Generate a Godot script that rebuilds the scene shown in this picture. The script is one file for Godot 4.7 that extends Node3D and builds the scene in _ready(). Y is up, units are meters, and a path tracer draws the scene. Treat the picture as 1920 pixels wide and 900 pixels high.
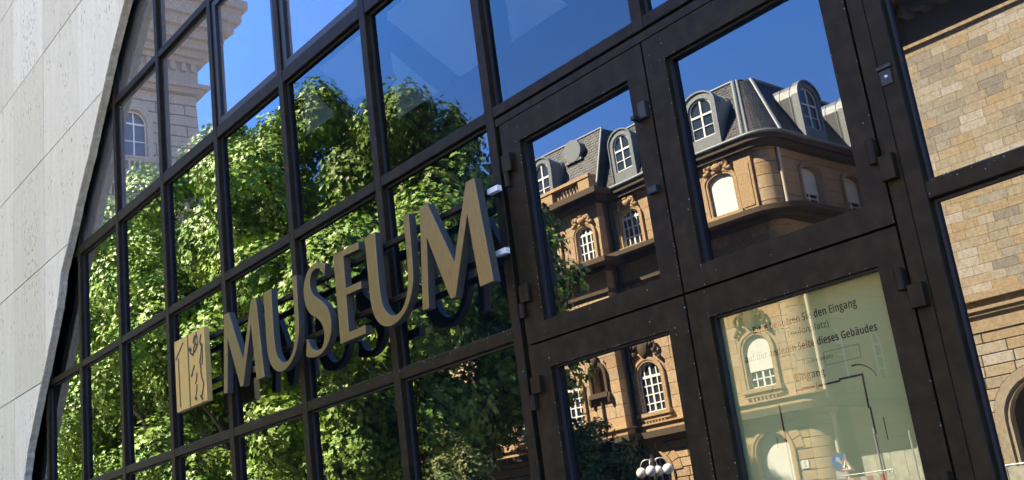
extends Node3D
# A museum's glass front seen from the pavement; the street opposite is mirrored in its panes.
# x runs along the glass, y is up, +z points from the glass out into the street. The glass stands at z = GLASS.

const GLASS := -0.04
const ROW := 1.0536          # pitch of the curtain wall's transoms
const SUN_TO := Vector3(-0.45, 1.0, -0.8)

var M := {}
var used := {}
var rng := RandomNumberGenerator.new()


# ---------------------------------------------------------------- geometry
class Geo:
	var v := PackedVector3Array()
	var n := PackedVector3Array()
	var col := PackedColorArray()
	var tint := Color(1, 1, 1)

	func tri(a: Vector3, b: Vector3, c: Vector3, out := Vector3.ZERO) -> void:
		var m := (c - a).cross(b - a)
		if m.length_squared() < 1e-16:
			return
		m = m.normalized()
		if out != Vector3.ZERO and m.dot(out) < 0.0:
			m = -m
			var t := b
			b = c
			c = t
		v.append(a); v.append(b); v.append(c)
		n.append(m); n.append(m); n.append(m)
		col.append(tint); col.append(tint); col.append(tint)

	func quad(a: Vector3, b: Vector3, c: Vector3, d: Vector3, out := Vector3.ZERO) -> void:
		tri(a, b, c, out)
		tri(a, c, d, out)

	func tri_n(a: Vector3, b: Vector3, c: Vector3, na: Vector3, nb: Vector3, nc: Vector3) -> void:
		var m := (c - a).cross(b - a)
		if m.length_squared() < 1e-18:
			return
		if m.dot(na + nb + nc) < 0.0:
			v.append(a); v.append(c); v.append(b)
			n.append(na); n.append(nc); n.append(nb)
		else:
			v.append(a); v.append(b); v.append(c)
			n.append(na); n.append(nb); n.append(nc)
		col.append(tint); col.append(tint); col.append(tint)

	func box(lo: Vector3, hi: Vector3, t := Transform3D()) -> void:
		var p := []
		for i in 8:
			p.append(t * Vector3(hi.x if i & 1 else lo.x, hi.y if i & 2 else lo.y, hi.z if i & 4 else lo.z))
		quad(p[0], p[2], p[6], p[4], -t.basis.x)
		quad(p[1], p[3], p[7], p[5], t.basis.x)
		quad(p[0], p[1], p[5], p[4], -t.basis.y)
		quad(p[2], p[3], p[7], p[6], t.basis.y)
		quad(p[0], p[1], p[3], p[2], -t.basis.z)
		quad(p[4], p[5], p[7], p[6], t.basis.z)

	# a box whose four long front edges are chamfered (front towards +z)
	func bar(lo: Vector3, hi: Vector3, b := 0.003, t := Transform3D()) -> void:
		prism(PackedVector2Array([Vector2(lo.x, lo.y), Vector2(hi.x, lo.y), Vector2(hi.x, hi.y), Vector2(lo.x, hi.y)]), lo.z, hi.z, t, b)

	func prism(poly: PackedVector2Array, z0: float, z1: float, t := Transform3D(), bevel := 0.0) -> void:
		var k := poly.size()
		if k < 3:
			return
		var area := 0.0
		for i in k:
			area += poly[i].cross(poly[(i + 1) % k])
		if area < 0.0:
			poly = poly.duplicate()
			poly.reverse()
		var face := poly if bevel <= 0.0 else Geo.inset(poly, bevel)
		var idx := Geometry2D.triangulate_polygon(face)
		if idx.is_empty():
			face = poly
			idx = Geometry2D.triangulate_polygon(poly)
		for i in range(0, idx.size(), 3):
			var a := face[idx[i]]
			var b := face[idx[i + 1]]
			var c := face[idx[i + 2]]
			tri(t * Vector3(a.x, a.y, z1), t * Vector3(b.x, b.y, z1), t * Vector3(c.x, c.y, z1), t.basis.z)
			a = poly[idx[i]]
			b = poly[idx[i + 1]]
			c = poly[idx[i + 2]]
			tri(t * Vector3(a.x, a.y, z0), t * Vector3(b.x, b.y, z0), t * Vector3(c.x, c.y, z0), -t.basis.z)
		for i in k:
			var j := (i + 1) % k
			var e := poly[j] - poly[i]
			var out := t.basis * Vector3(e.y, -e.x, 0.0)
			var zf := z1 - bevel
			quad(t * Vector3(poly[i].x, poly[i].y, z0), t * Vector3(poly[j].x, poly[j].y, z0), t * Vector3(poly[j].x, poly[j].y, zf), t * Vector3(poly[i].x, poly[i].y, zf), out)
			if bevel > 0.0:
				quad(t * Vector3(poly[i].x, poly[i].y, zf), t * Vector3(poly[j].x, poly[j].y, zf), t * Vector3(face[j].x, face[j].y, z1), t * Vector3(face[i].x, face[i].y, z1), out + t.basis.z * e.length())

	static func inset(poly: PackedVector2Array, d: float) -> PackedVector2Array:
		var k := poly.size()
		var area := 0.0
		for i in k:
			area += poly[i].cross(poly[(i + 1) % k])
		var sgn := 1.0 if area >= 0.0 else -1.0
		var r := PackedVector2Array()
		for i in k:
			var a := (poly[i] - poly[(i + k - 1) % k]).normalized()
			var b := (poly[(i + 1) % k] - poly[i]).normalized()
			var na := Vector2(-a.y, a.x) * sgn
			var nb := Vector2(-b.y, b.x) * sgn
			var m := na + nb
			var q := maxf(m.length_squared() * 0.5, 0.35)
			r.append(poly[i] + m * (d / q))
		return r

	# a frame between two outlines of equally many points
	func ring(inner: PackedVector2Array, outer: PackedVector2Array, z0: float, z1: float, t := Transform3D(), closed := true) -> void:
		var k := inner.size()
		for i in (k if closed else k - 1):
			var j := (i + 1) % k
			var a := inner[i]
			var b := inner[j]
			var c := outer[j]
			var d := outer[i]
			quad(t * Vector3(a.x, a.y, z1), t * Vector3(b.x, b.y, z1), t * Vector3(c.x, c.y, z1), t * Vector3(d.x, d.y, z1), t.basis.z)
			var mid := (a + b) * 0.5
			var far := (c + d) * 0.5
			var o := t.basis * Vector3(far.x - mid.x, far.y - mid.y, 0.0)
			quad(t * Vector3(a.x, a.y, z0), t * Vector3(b.x, b.y, z0), t * Vector3(b.x, b.y, z1), t * Vector3(a.x, a.y, z1), -o)
			quad(t * Vector3(d.x, d.y, z0), t * Vector3(c.x, c.y, z0), t * Vector3(c.x, c.y, z1), t * Vector3(d.x, d.y, z1), o)

	func sphere(c: Vector3, r: Vector3, seg := 10, rows := 7, t := Transform3D()) -> void:
		for i in rows:
			for j in seg:
				var p := []
				for q in [[i, j], [i + 1, j], [i + 1, j + 1], [i, j + 1]]:
					var la := PI * float(q[0]) / rows - PI / 2
					var lo := TAU * float(q[1]) / seg
					p.append(Vector3(cos(la) * cos(lo), sin(la), cos(la) * sin(lo)))
				tri_n(t * (c + p[0] * r), t * (c + p[1] * r), t * (c + p[2] * r), t.basis * (p[0] / r).normalized(), t.basis * (p[1] / r).normalized(), t.basis * (p[2] / r).normalized())
				tri_n(t * (c + p[0] * r), t * (c + p[2] * r), t * (c + p[3] * r), t.basis * (p[0] / r).normalized(), t.basis * (p[2] / r).normalized(), t.basis * (p[3] / r).normalized())

	func tube(path: Array, radii: Array, sides := 8) -> void:
		var k := path.size()
		var rings := []
		var dirs := []
		for i in k:
			var d: Vector3 = (path[mini(i + 1, k - 1)] - path[maxi(i - 1, 0)]).normalized()
			var u := d.cross(Vector3.UP if absf(d.y) < 0.9 else Vector3.RIGHT).normalized()
			var w := u.cross(d)
			var r := []
			var m := []
			for j in sides:
				var q := u * cos(TAU * j / sides) + w * sin(TAU * j / sides)
				m.append(q)
				r.append(path[i] + q * float(radii[i] if radii.size() > 1 else radii[0]))
			rings.append(r)
			dirs.append(m)
		for i in k - 1:
			for j in sides:
				var l := (j + 1) % sides
				tri_n(rings[i][j], rings[i + 1][j], rings[i + 1][l], dirs[i][j], dirs[i + 1][j], dirs[i + 1][l])
				tri_n(rings[i][j], rings[i + 1][l], rings[i][l], dirs[i][j], dirs[i + 1][l], dirs[i][l])
		for j in range(1, sides - 1):
			tri(rings[0][0], rings[0][j], rings[0][j + 1], path[0] - path[1])
			tri(rings[k - 1][0], rings[k - 1][j], rings[k - 1][j + 1], path[k - 1] - path[k - 2])

	func mesh(with_colors := false) -> ArrayMesh:
		var a := []
		a.resize(Mesh.ARRAY_MAX)
		a[Mesh.ARRAY_VERTEX] = v
		a[Mesh.ARRAY_NORMAL] = n
		if with_colors:
			a[Mesh.ARRAY_COLOR] = col
		var m := ArrayMesh.new()
		m.add_surface_from_arrays(Mesh.PRIMITIVE_TRIANGLES, a)
		return m


# ---------------------------------------------------------------- naming
func numbered(called: String) -> String:
	var k: int = used.get(called, -1) + 1
	used[called] = k
	return called if k == 0 else "%s_%03d" % [called, k]


func tag(o: Node3D, label: String, category := "", group := "", kind := "") -> Node3D:
	if label: o.set_meta("label", label)
	if category: o.set_meta("category", category)
	if group: o.set_meta("group", group)
	if kind: o.set_meta("kind", kind)
	return o


func thing(called: String, label: String, category: String, at := Transform3D(), group := "") -> Node3D:
	var o := Node3D.new()
	o.name = numbered(called)
	o.transform = at
	add_child(o, true)
	tag(o, label, category, group)
	return o


func put(called: String, g: Geo, m: Material, parent: Node = self, colors := false) -> MeshInstance3D:
	return put_mesh(called, g.mesh(colors), m, parent)


func put_mesh(called: String, mesh: Mesh, m: Material, parent: Node = self) -> MeshInstance3D:
	var o := MeshInstance3D.new()
	o.name = numbered(called) if parent == self else part_name(called, parent)
	o.mesh = mesh
	o.material_override = m
	parent.add_child(o, true)
	return o


func part_name(called: String, parent: Node) -> String:
	var key := "%d/%s" % [parent.get_instance_id(), called]
	var k: int = used.get(key, -1) + 1
	used[key] = k
	return called if k == 0 else "%s_%03d" % [called, k]


func struct(called: String, g: Geo, m: Material, label := "") -> MeshInstance3D:
	var o := put(called, g, m)
	tag(o, label, "", "", "structure")
	return o


# ---------------------------------------------------------------- materials
func lin(r: float, g: float, b: float) -> Color:
	return Color(r, g, b).linear_to_srgb()


func mat(c: Color, rough := 0.8, metal := 0.0, tex: Texture2D = null, scale := 1.0, bump := 0.0, height: Texture2D = null) -> StandardMaterial3D:
	var m := StandardMaterial3D.new()
	m.albedo_color = c
	m.roughness = rough
	m.metallic = metal
	if tex:
		m.albedo_texture = tex
	if bump > 0.0:
		m.heightmap_enabled = true
		m.heightmap_texture = height if height else tex
		m.heightmap_scale = bump
	if tex or bump > 0.0:
		m.uv1_triplanar = true
		m.uv1_world_triplanar = true
		m.uv1_scale = Vector3.ONE * scale
	return m


func noise_image(size: int, seed_: int, freq: Vector2, lo: float, hi: float, octaves := 4) -> Image:
	var f := FastNoiseLite.new()
	f.seed = seed_
	f.frequency = 1.0
	f.fractal_octaves = octaves
	var im := Image.create(size, size, false, Image.FORMAT_RGB8)
	for y in size:
		for x in size:
			# a torus in four dimensions would tile; a mirrored sample is enough here
			var u := absf(float(x) / size * 2.0 - 1.0)
			var w := absf(float(y) / size * 2.0 - 1.0)
			var q := clampf(f.get_noise_2d(u * freq.x, w * freq.y) * 0.9 + 0.5, 0.0, 1.0)
			var c := lerpf(lo, hi, q)
			im.set_pixel(x, y, Color(c, c, c))
	return im


func tex(im: Image) -> ImageTexture:
	return ImageTexture.create_from_image(im)


func make_materials() -> void:
	# dark bronze metal with dust and specks
	var im := noise_image(768, 3, Vector2(9, 9), 0.72, 1.0)
	for i in 900:
		var x := rng.randi_range(1, 765)
		var y := rng.randi_range(1, 765)
		var c := rng.randf_range(0.9, 1.0)
		im.set_pixel(x, y, Color(c, c, c))
	var metal_tex := tex(im)
	var fine := tex(noise_image(512, 8, Vector2(26, 26), 0.8, 1.0, 5))
	var coarse := tex(noise_image(512, 17, Vector2(4.5, 4.5), 0.80, 1.0, 4))
	var brushed := tex(noise_image(512, 31, Vector2(40, 5), 0.9, 1.0, 5))
	M.frame = mat(lin(0.0215, 0.0150, 0.0062), 0.5, 0.0, metal_tex, 0.6)
	M.frame.metallic_specular = 0.22
	M.sash = mat(lin(0.018, 0.0135, 0.009), 0.5, 0.0, metal_tex, 0.6)
	M.gasket = mat(lin(0.006, 0.006, 0.006), 0.6)
	M.speck = mat(lin(0.2, 0.19, 0.165), 0.9)
	M.white_cap = mat(lin(0.70, 0.64, 0.52), 0.5)
	M.bolt = mat(lin(0.5, 0.52, 0.55), 0.3, 0.8)
	M.bronze = mat(lin(0.215, 0.146, 0.052), 0.38, 0.65, brushed, 1.0)
	M.brass = mat(lin(0.56, 0.34, 0.085), 0.45, 0.3, brushed, 1.1)
	M.letter_side = mat(lin(0.045, 0.038, 0.026), 0.6)
	M.engrave = mat(lin(0.03, 0.022, 0.012), 0.7)
	# glass
	M.glass = glass(0.96)
	M.glass_clear = glass(0.34)
	M.glass_upper = glass(0.95)
	M.glass_upper.albedo_color = Color(0.35, 0.345, 0.33, 0.95)  # paler base colour puts a haze into these panes
	M.glass_door = glass(0.97)
	M.glass_notice = glass(0.52)
	# pale slab stone: vertical veins, pits, brownish stains
	var slabs := Image.create(640, 640, false, Image.FORMAT_RGB8)
	var vein := FastNoiseLite.new()
	vein.seed = 5
	vein.frequency = 1.0
	vein.fractal_octaves = 5
	var stain := FastNoiseLite.new()
	stain.seed = 21
	stain.frequency = 1.0
	stain.fractal_octaves = 5
	for y in 640:
		for x in 640:
			var u := absf(x / 320.0 - 1.0)
			var w := absf(y / 320.0 - 1.0)
			var a := vein.get_noise_2d(u * 9.0, w * 2.2) * 0.5 + 0.5
			var s := stain.get_noise_2d(u * 30.0 + 40.0, w * 14.0)
			var where := smoothstep(0.08, 0.4, stain.get_noise_2d(u * 3.0 + 9.0, w * 2.0))
			var c := Color(0.93, 0.92, 0.90).lerp(Color(1.0, 0.995, 0.985), a)
			var pit := smoothstep(0.22, 0.42, s) * (0.16 + 0.84 * where)
			c = c.lerp(Color(0.60, 0.52, 0.46), pit * 0.75)
			slabs.set_pixel(x, y, c)
	var slab_tex := tex(slabs)
	M.slab = []
	for k in [[0.622, 0.553, 0.340], [0.576, 0.507, 0.304], [0.663, 0.593, 0.376]]:
		M.slab.append(mat(lin(k[0], k[1], k[2]), 0.75, 0.0, slab_tex, 0.42, 0.15))
	M.slab_edge = mat(lin(0.5, 0.44, 0.29), 0.95, 0.0, coarse, 2.5, 1.2)
	M.core = mat(lin(0.10, 0.09, 0.075), 0.95)
	# the room behind
	M.room = mat(lin(0.05, 0.05, 0.048), 0.9)
	M.room_pale = mat(lin(0.85, 0.86, 0.72), 0.9)
	M.room_pale.backlight_enabled = true
	M.room_pale.backlight = Color(1, 1, 1)
	M.steel = mat(lin(0.02, 0.022, 0.025), 0.6)
	M.paper = mat(lin(0.78, 0.81, 0.30), 0.8)
	M.ink = mat(lin(0.05, 0.052, 0.03), 0.8)
	M.ink_grey = mat(lin(0.10, 0.11, 0.05), 0.8)
	# street
	M.asphalt = mat(lin(0.075, 0.07, 0.062), 0.9, 0.0, fine, 0.8)
	M.paving = mat(lin(0.36, 0.31, 0.24), 0.85, 0.0, coarse, 0.9)
	M.kerb = mat(lin(0.3, 0.29, 0.27), 0.85, 0.0, fine, 1.0)
	M.ground = mat(lin(0.16, 0.15, 0.12), 0.95)
	# warm sandstone of the corner house
	M.warm = []
	for k in [[0.482, 0.343, 0.198], [0.449, 0.301, 0.165], [0.516, 0.380, 0.233], [0.426, 0.308, 0.191], [0.528, 0.361, 0.191], [0.404, 0.271, 0.144]]:
		M.warm.append(mat(lin(k[0], k[1], k[2]), 0.9, 0.0, coarse, 0.9, 0.1))
	M.warm_trim = mat(lin(0.47, 0.32, 0.17), 0.9, 0.0, coarse, 1.1)
	M.warm_dark = mat(lin(0.085, 0.06, 0.034), 0.9, 0.0, coarse, 1.1)  # black crust plus the shade under cornices, put into one colour
	# yellow sandstone of the next house: the tone differs from block to block
	M.yellow = []
	for k in [[0.259, 0.230, 0.191], [0.298, 0.262, 0.208], [0.332, 0.303, 0.243], [0.344, 0.296, 0.211], [0.378, 0.290, 0.177], [0.372, 0.317, 0.226], [0.398, 0.325, 0.216], [0.411, 0.358, 0.278], [0.444, 0.400, 0.338]]:
		M.yellow.append(mat(lin(k[0], k[1], k[2]), 0.9, 0.0, coarse, 0.9, 0.1))
	M.grey_stone = []
	for k in [[0.36, 0.31, 0.24], [0.33, 0.28, 0.21], [0.40, 0.35, 0.27]]:
		M.grey_stone.append(mat(lin(k[0], k[1], k[2]), 0.9, 0.0, coarse, 0.7))
	M.mortar = mat(lin(0.12, 0.095, 0.06), 0.95)
	M.slate = mat(Color(1, 1, 1), 0.55)
	M.slate.vertex_color_use_as_albedo = true
	M.zinc = mat(lin(0.20, 0.225, 0.235), 0.5, 0.25, coarse, 1.2)
	M.white = mat(lin(0.72, 0.72, 0.70), 0.5)
	M.shutter = mat(lin(0.66, 0.68, 0.64), 0.6)
	M.window_glass = mat(lin(0.03, 0.042, 0.055), 0.03)
	M.window_glass.metallic_specular = 0.6
	M.pipe = mat(lin(0.05, 0.05, 0.05), 0.5)
	M.pipe_pale = mat(lin(0.52, 0.46, 0.33), 0.5)
	M.bark = mat(lin(0.12, 0.10, 0.075), 0.95, 0.0, coarse, 1.6, 1.0)
	M.leaf = mat(Color(1, 1, 1), 0.45)
	M.leaf.metallic_specular = 0.3
	M.leaf.vertex_color_use_as_albedo = true
	M.leaf.backlight_enabled = true
	M.leaf.backlight = Color(0.24, 0.28, 0.08)
	M.leaf.cull_mode = BaseMaterial3D.CULL_DISABLED
	M.globe = mat(lin(0.78, 0.78, 0.75), 0.25)
	M.iron = mat(lin(0.03, 0.032, 0.03), 0.5)
	M.blue = mat(lin(0.02, 0.16, 0.55), 0.4)
	M.navy = mat(lin(0.015, 0.03, 0.16), 0.35)
	M.red = mat(lin(0.27, 0.075, 0.06), 0.4)
	M.hoarding = mat(lin(0.42, 0.41, 0.33), 0.7, 0.0, coarse, 0.5)
	M.galvanised = mat(lin(0.45, 0.46, 0.45), 0.4, 0.5)


func glass(a: float) -> StandardMaterial3D:
	var m := StandardMaterial3D.new()
	m.transparency = BaseMaterial3D.TRANSPARENCY_ALPHA
	m.albedo_color = Color(0.012, 0.016, 0.02, a)
	m.roughness = 0.0
	m.metallic_specular = 0.7
	m.clearcoat_enabled = true
	m.clearcoat = 1.0
	m.clearcoat_roughness = 0.0
	return m


# ---------------------------------------------------------------- scene
func _ready() -> void:
	rng.seed = 11
	var cam := Camera3D.new()
	cam.name = "camera"
	cam.position = Vector3(9.60086, 1.53819, 3.04406)
	cam.rotation = Vector3(0.265507, 0.861641, -0.130619)
	cam.fov = 25.446
	cam.near = 0.05
	cam.far = 2000.0
	add_child(cam)
	cam.current = true

	var sky := ProceduralSkyMaterial.new()
	sky.sky_top_color = lin(0.022, 0.083, 0.262)
	sky.sky_horizon_color = lin(0.235, 0.253, 0.298)
	sky.sky_curve = 0.1
	sky.ground_horizon_color = lin(0.105, 0.13, 0.16)
	sky.ground_bottom_color = lin(0.05, 0.05, 0.05)
	sky.sun_angle_max = 20.0
	sky.sun_curve = 0.1
	var env := Environment.new()
	env.background_mode = Environment.BG_SKY
	env.sky = Sky.new()
	env.sky.sky_material = sky
	env.tonemap_mode = Environment.TONE_MAPPER_LINEAR
	env.tonemap_exposure = 15.0
	env.sdfgi_enabled = true
	env.ssao_enabled = true
	env.ssil_enabled = true
	var we := WorldEnvironment.new()
	we.name = "world_environment"
	we.environment = env
	add_child(we)

	var sun := DirectionalLight3D.new()
	sun.name = "sun"
	sun.light_color = Color(1.0, 0.94, 0.83)
	sun.light_energy = 1.6
	sun.light_angular_distance = 0.5
	sun.shadow_enabled = true
	add_child(sun)
	sun.look_at_from_position(Vector3.ZERO, -SUN_TO, Vector3.UP)

	make_materials()
	build_ground()
	build_museum()
	build_facade()
	build_sign()
	build_plaque()
	build_notice()
	build_corner_house()
	build_terrace()
	build_yellow_house()
	build_tower_house()
	build_trees()
	build_street_things()


func build_ground() -> void:
	var g := Geo.new()
	g.quad(Vector3(-400, -0.15, -400), Vector3(400, -0.15, -400), Vector3(400, -0.15, 400), Vector3(-400, -0.15, 400), Vector3.UP)
	struct("ground", g, M.ground)
	g = Geo.new()
	g.quad(Vector3(-90, -0.13, 4.9), Vector3(90, -0.13, 4.9), Vector3(90, -0.13, 18.6), Vector3(-90, -0.13, 18.6), Vector3.UP)
	struct("road", g, M.asphalt)
	for s in [[-0.2, 4.8, 4.8, 4.95], [18.65, 30.0, 18.5, 18.65]]:
		g = Geo.new()
		g.box(Vector3(-90, -0.14, s[0]), Vector3(90, 0.0, s[1]))
		struct("pavement", g, M.paving)
		g = Geo.new()
		for i in 90:
			g.box(Vector3(-90 + i * 2.0 + 0.004, -0.14, s[2] + 0.002), Vector3(-88 + i * 2.0 - 0.004, 0.004, s[3] - 0.002))
		struct("kerb", g, M.kerb)
	g = Geo.new()
	for i in 45:
		g.box(Vector3(-88 + i * 4.0, -0.128, 9.93), Vector3(-86 + i * 4.0, -0.124, 10.05))
	struct("road_marking", g, M.white)


# the slanting left edge of the stone-clad wall, bottom to top
const EDGE := [Vector2(-2.6, 0.0), Vector2(-1.9, 1.95), Vector2(-1.47, 2.6), Vector2(-1.32, 2.89), Vector2(-1.03, 3.25), Vector2(-0.73, 3.6), Vector2(-0.37, 4.05), Vector2(-0.22, 4.36), Vector2(0.08, 4.66), Vector2(0.36, 4.98), Vector2(0.62, 5.22), Vector2(0.83, 5.46), Vector2(1.0, 5.65), Vector2(1.19, 5.87), Vector2(1.44, 6.11), Vector2(1.70, 6.32), Vector2(2.35, 6.92), Vector2(3.4, 8.0), Vector2(5.4, 10.0)]


func rough_edge(shift: float) -> PackedVector2Array:
	# the edge line with a chiselled wobble, sampled every few centimetres; the pieces step at two bed joints
	var r := PackedVector2Array()
	for i in EDGE.size() - 1:
		var a: Vector2 = EDGE[i]
		var b: Vector2 = EDGE[i + 1]
		var k := maxi(1, int(a.distance_to(b) / 0.045))
		for j in k:
			var p := a.lerp(b, float(j) / k)
			p.x += shift + rng.randf_range(-0.009, 0.009)
			r.append(p)
	r.append(EDGE[-1] + Vector2(shift, 0))
	return r


func build_museum() -> void:
	# stone-clad wall to the left of the glass
	var wall := thing("stone_clad_wall", "pale natural stone slab wall with a chiselled slanting edge left of the glass", "wall")
	var edge := rough_edge(0.0)
	var region := PackedVector2Array(edge)
	region.append(Vector2(-16.0, 10.0))
	region.append(Vector2(-16.0, 0.0))
	var ys := [0.0, 1.20, 2.325, 3.44, 4.555, 5.645, 6.77, 7.90, 9.0, 10.0]
	for r in ys.size() - 1:
		for c in 18:
			var x0 := -16.95 + 1.083 * c
			var x1 := x0 + 1.083
			var cell := PackedVector2Array([Vector2(x0 + 0.0015, ys[r] + 0.005), Vector2(x1 - 0.0015, ys[r] + 0.005), Vector2(x1 - 0.0015, ys[r + 1] - 0.005), Vector2(x0 + 0.0015, ys[r + 1] - 0.005)])
			for poly in Geometry2D.intersect_polygons(cell, region):
				if poly.size() < 3 or absf(area_of(poly)) < 0.004:
					continue
				var g := Geo.new()
				var proud := rng.randf_range(-0.0015, 0.0015)
				g.prism(poly, 0.02, 0.09 + proud, Transform3D())
				put("slab", g, M.slab[rng.randi() % 3], wall)
	# the hewn edge face itself: a strip that stands just outside the slabs' ends
	var strip := Geo.new()
	for i in edge.size() - 1:
		var a := edge[i]
		var b := edge[i + 1]
		if b.y > 9.9:
			break
		var d := (b - a).normalized()
		var o := Vector2(d.y, -d.x)
		var w0 := 0.006 + rng.randf() * 0.006
		strip.prism(PackedVector2Array([a, b, b + o * w0, a + o * w0]), 0.021, 0.0885, Transform3D())
	put("hewn_edge", strip, M.slab_edge, wall)
	var core := PackedVector2Array()
	for p in EDGE:
		core.append(p + Vector2(-0.07, 0.0))
	core.append(Vector2(-16.0, 10.0))
	core.append(Vector2(-16.0, 0.0))
	var g2 := Geo.new()
	g2.prism(core, 0.002, 0.018)
	put("wall_core", g2, M.core, wall)

	# the building behind: closed but for the glass and the added roof slot
	var b := thing("museum_building", "low glazed hall with an added roof light and an unseen tall block that shades the trees", "building")
	var g := Geo.new()
	g.box(Vector3(-16, 7.75, -0.5), Vector3(13.6, 8.5, -0.13))
	put("parapet", g, M.slab[1], b)
	g = Geo.new()
	# roof slot and its glazing added to light the pale inner wall
	g.box(Vector3(-16, 7.76, -6.5), Vector3(13.6, 8.1, -4.9))
	g.box(Vector3(-16, 7.76, -2.0), Vector3(13.6, 8.1, -0.501))
	g.box(Vector3(-16, 7.76, -4.899), Vector3(-2.5, 8.1, -2.001))
	g.box(Vector3(10.0, 7.76, -4.899), Vector3(13.6, 8.1, -2.001))
	put("roof", g, M.slab[1], b)
	g = Geo.new()
	g.box(Vector3(-2.6, 8.12, -5.0), Vector3(10.1, 8.14, -1.9))
	put("added_roof_light", g, glass(0.1), b)
	g = Geo.new()
	g.box(Vector3(13.15, -0.1, -6.5), Vector3(13.6, 7.74, -0.13))
	put("end_wall", g, M.slab[1], b)
	g = Geo.new()
	g.box(Vector3(-16, -0.1, -6.5), Vector3(-15.6, 7.74, -0.13))
	put("end_wall", g, M.slab[1], b)
	g = Geo.new()
	g.box(Vector3(-16, -0.1, -16), Vector3(13.6, 27.5, -6.51))  # unseen block, its height chosen to shade the lower trees
	put("shade_block", g, M.slab[1], b)
	g = Geo.new()
	g.box(Vector3(-15.6, -0.1, -6.5), Vector3(13.15, 0.02, -0.13))
	struct("room_floor", g, M.room)
	g = Geo.new()
	g.box(Vector3(-15.6, 0.02, -5.4), Vector3(13.15, 7.755, -5.2))
	struct("room_wall", g, M.room_pale)
	# pale wall strip high up inside with steel bracing in front of it
	g = Geo.new()
	g.box(Vector3(-3.0, 4.3, -1.812), Vector3(9.5, 7.755, -1.8))
	struct("room_wall_upper", g, M.room_pale)
	var truss := thing("steel_bracing", "dark diagonal steel bracing seen faintly behind the upper panes", "bracing")
	g = Geo.new()
	g.box(Vector3(-3.0, 4.25, -1.56), Vector3(9.5, 4.75, -1.44))
	put("bottom_chord", g, M.steel, truss)
	g = Geo.new()
	g.box(Vector3(-3.0, 4.751, -1.555), Vector3(2.7, 5.16, -1.445))
	put("web_plate", g, M.steel, truss)
	for k in 8:
		var x := -1.53 + 1.48 * k
		g = Geo.new()
		g.box(Vector3(x - 0.12, 4.751 if x > 2.6 else 5.161, -1.56), Vector3(x + 0.12, 7.5, -1.44))
		put("post", g, M.steel, truss)
		g = Geo.new()
		# a brace falling to the right inside the bay
		var a := Vector2(x + 0.12, 5.62)
		var e := Vector2(x + 0.95, 4.752)
		if x < 2.6:
			a.y += 0.41
			e.y += 0.41
		var d := (e - a).normalized() * 0.001
		var nn := Vector2(-d.y, d.x).normalized() * 0.085
		g.prism(PackedVector2Array([a - nn, e - nn, e + nn, a + nn]), -1.54, -1.46)
		put("brace", g, M.steel, truss)


func area_of(p: PackedVector2Array) -> float:
	var a := 0.0
	for i in p.size():
		a += p[i].cross(p[(i + 1) % p.size()])
	return a * 0.5


func pane_geo(x0: float, x1: float, y0: float, y1: float, z: float) -> Geo:
	# float glass is never quite flat: the surface normals wander by a fraction of a milliradian
	var g := Geo.new()
	var k := 12
	var ph := rng.randf() * TAU
	var ph2 := rng.randf() * TAU
	var tilt := Vector2(rng.randf_range(-0.0014, 0.0014), rng.randf_range(-0.0014, 0.0014))
	var bulge := rng.randf_range(0.0006, 0.0024) * (1.0 if rng.randf() < 0.6 else -1.0)
	var ps := []
	var ns := []
	for j in k + 1:
		for i in k + 1:
			var u := float(i) / k
			var w := float(j) / k
			ps.append(Vector3(lerpf(x0, x1, u), lerpf(y0, y1, w), z))
			var nx := tilt.x + bulge * pow(2.0 * u - 1.0, 3.0) + 0.0006 * sin(u * 5.0 + w * 3.0 + ph)
			var ny := tilt.y + bulge * pow(2.0 * w - 1.0, 3.0) + 0.0006 * sin(w * 6.0 - u * 2.0 + ph2)
			ns.append(Vector3(nx, ny, 1.0).normalized())
	for j in k:
		for i in k:
			var a := j * (k + 1) + i
			var b := a + 1
			var c := a + k + 2
			var d := a + k + 1
			g.tri_n(ps[a], ps[b], ps[c], ns[a], ns[b], ns[c])
			g.tri_n(ps[a], ps[c], ps[d], ns[a], ns[c], ns[d])
	return g


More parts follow.
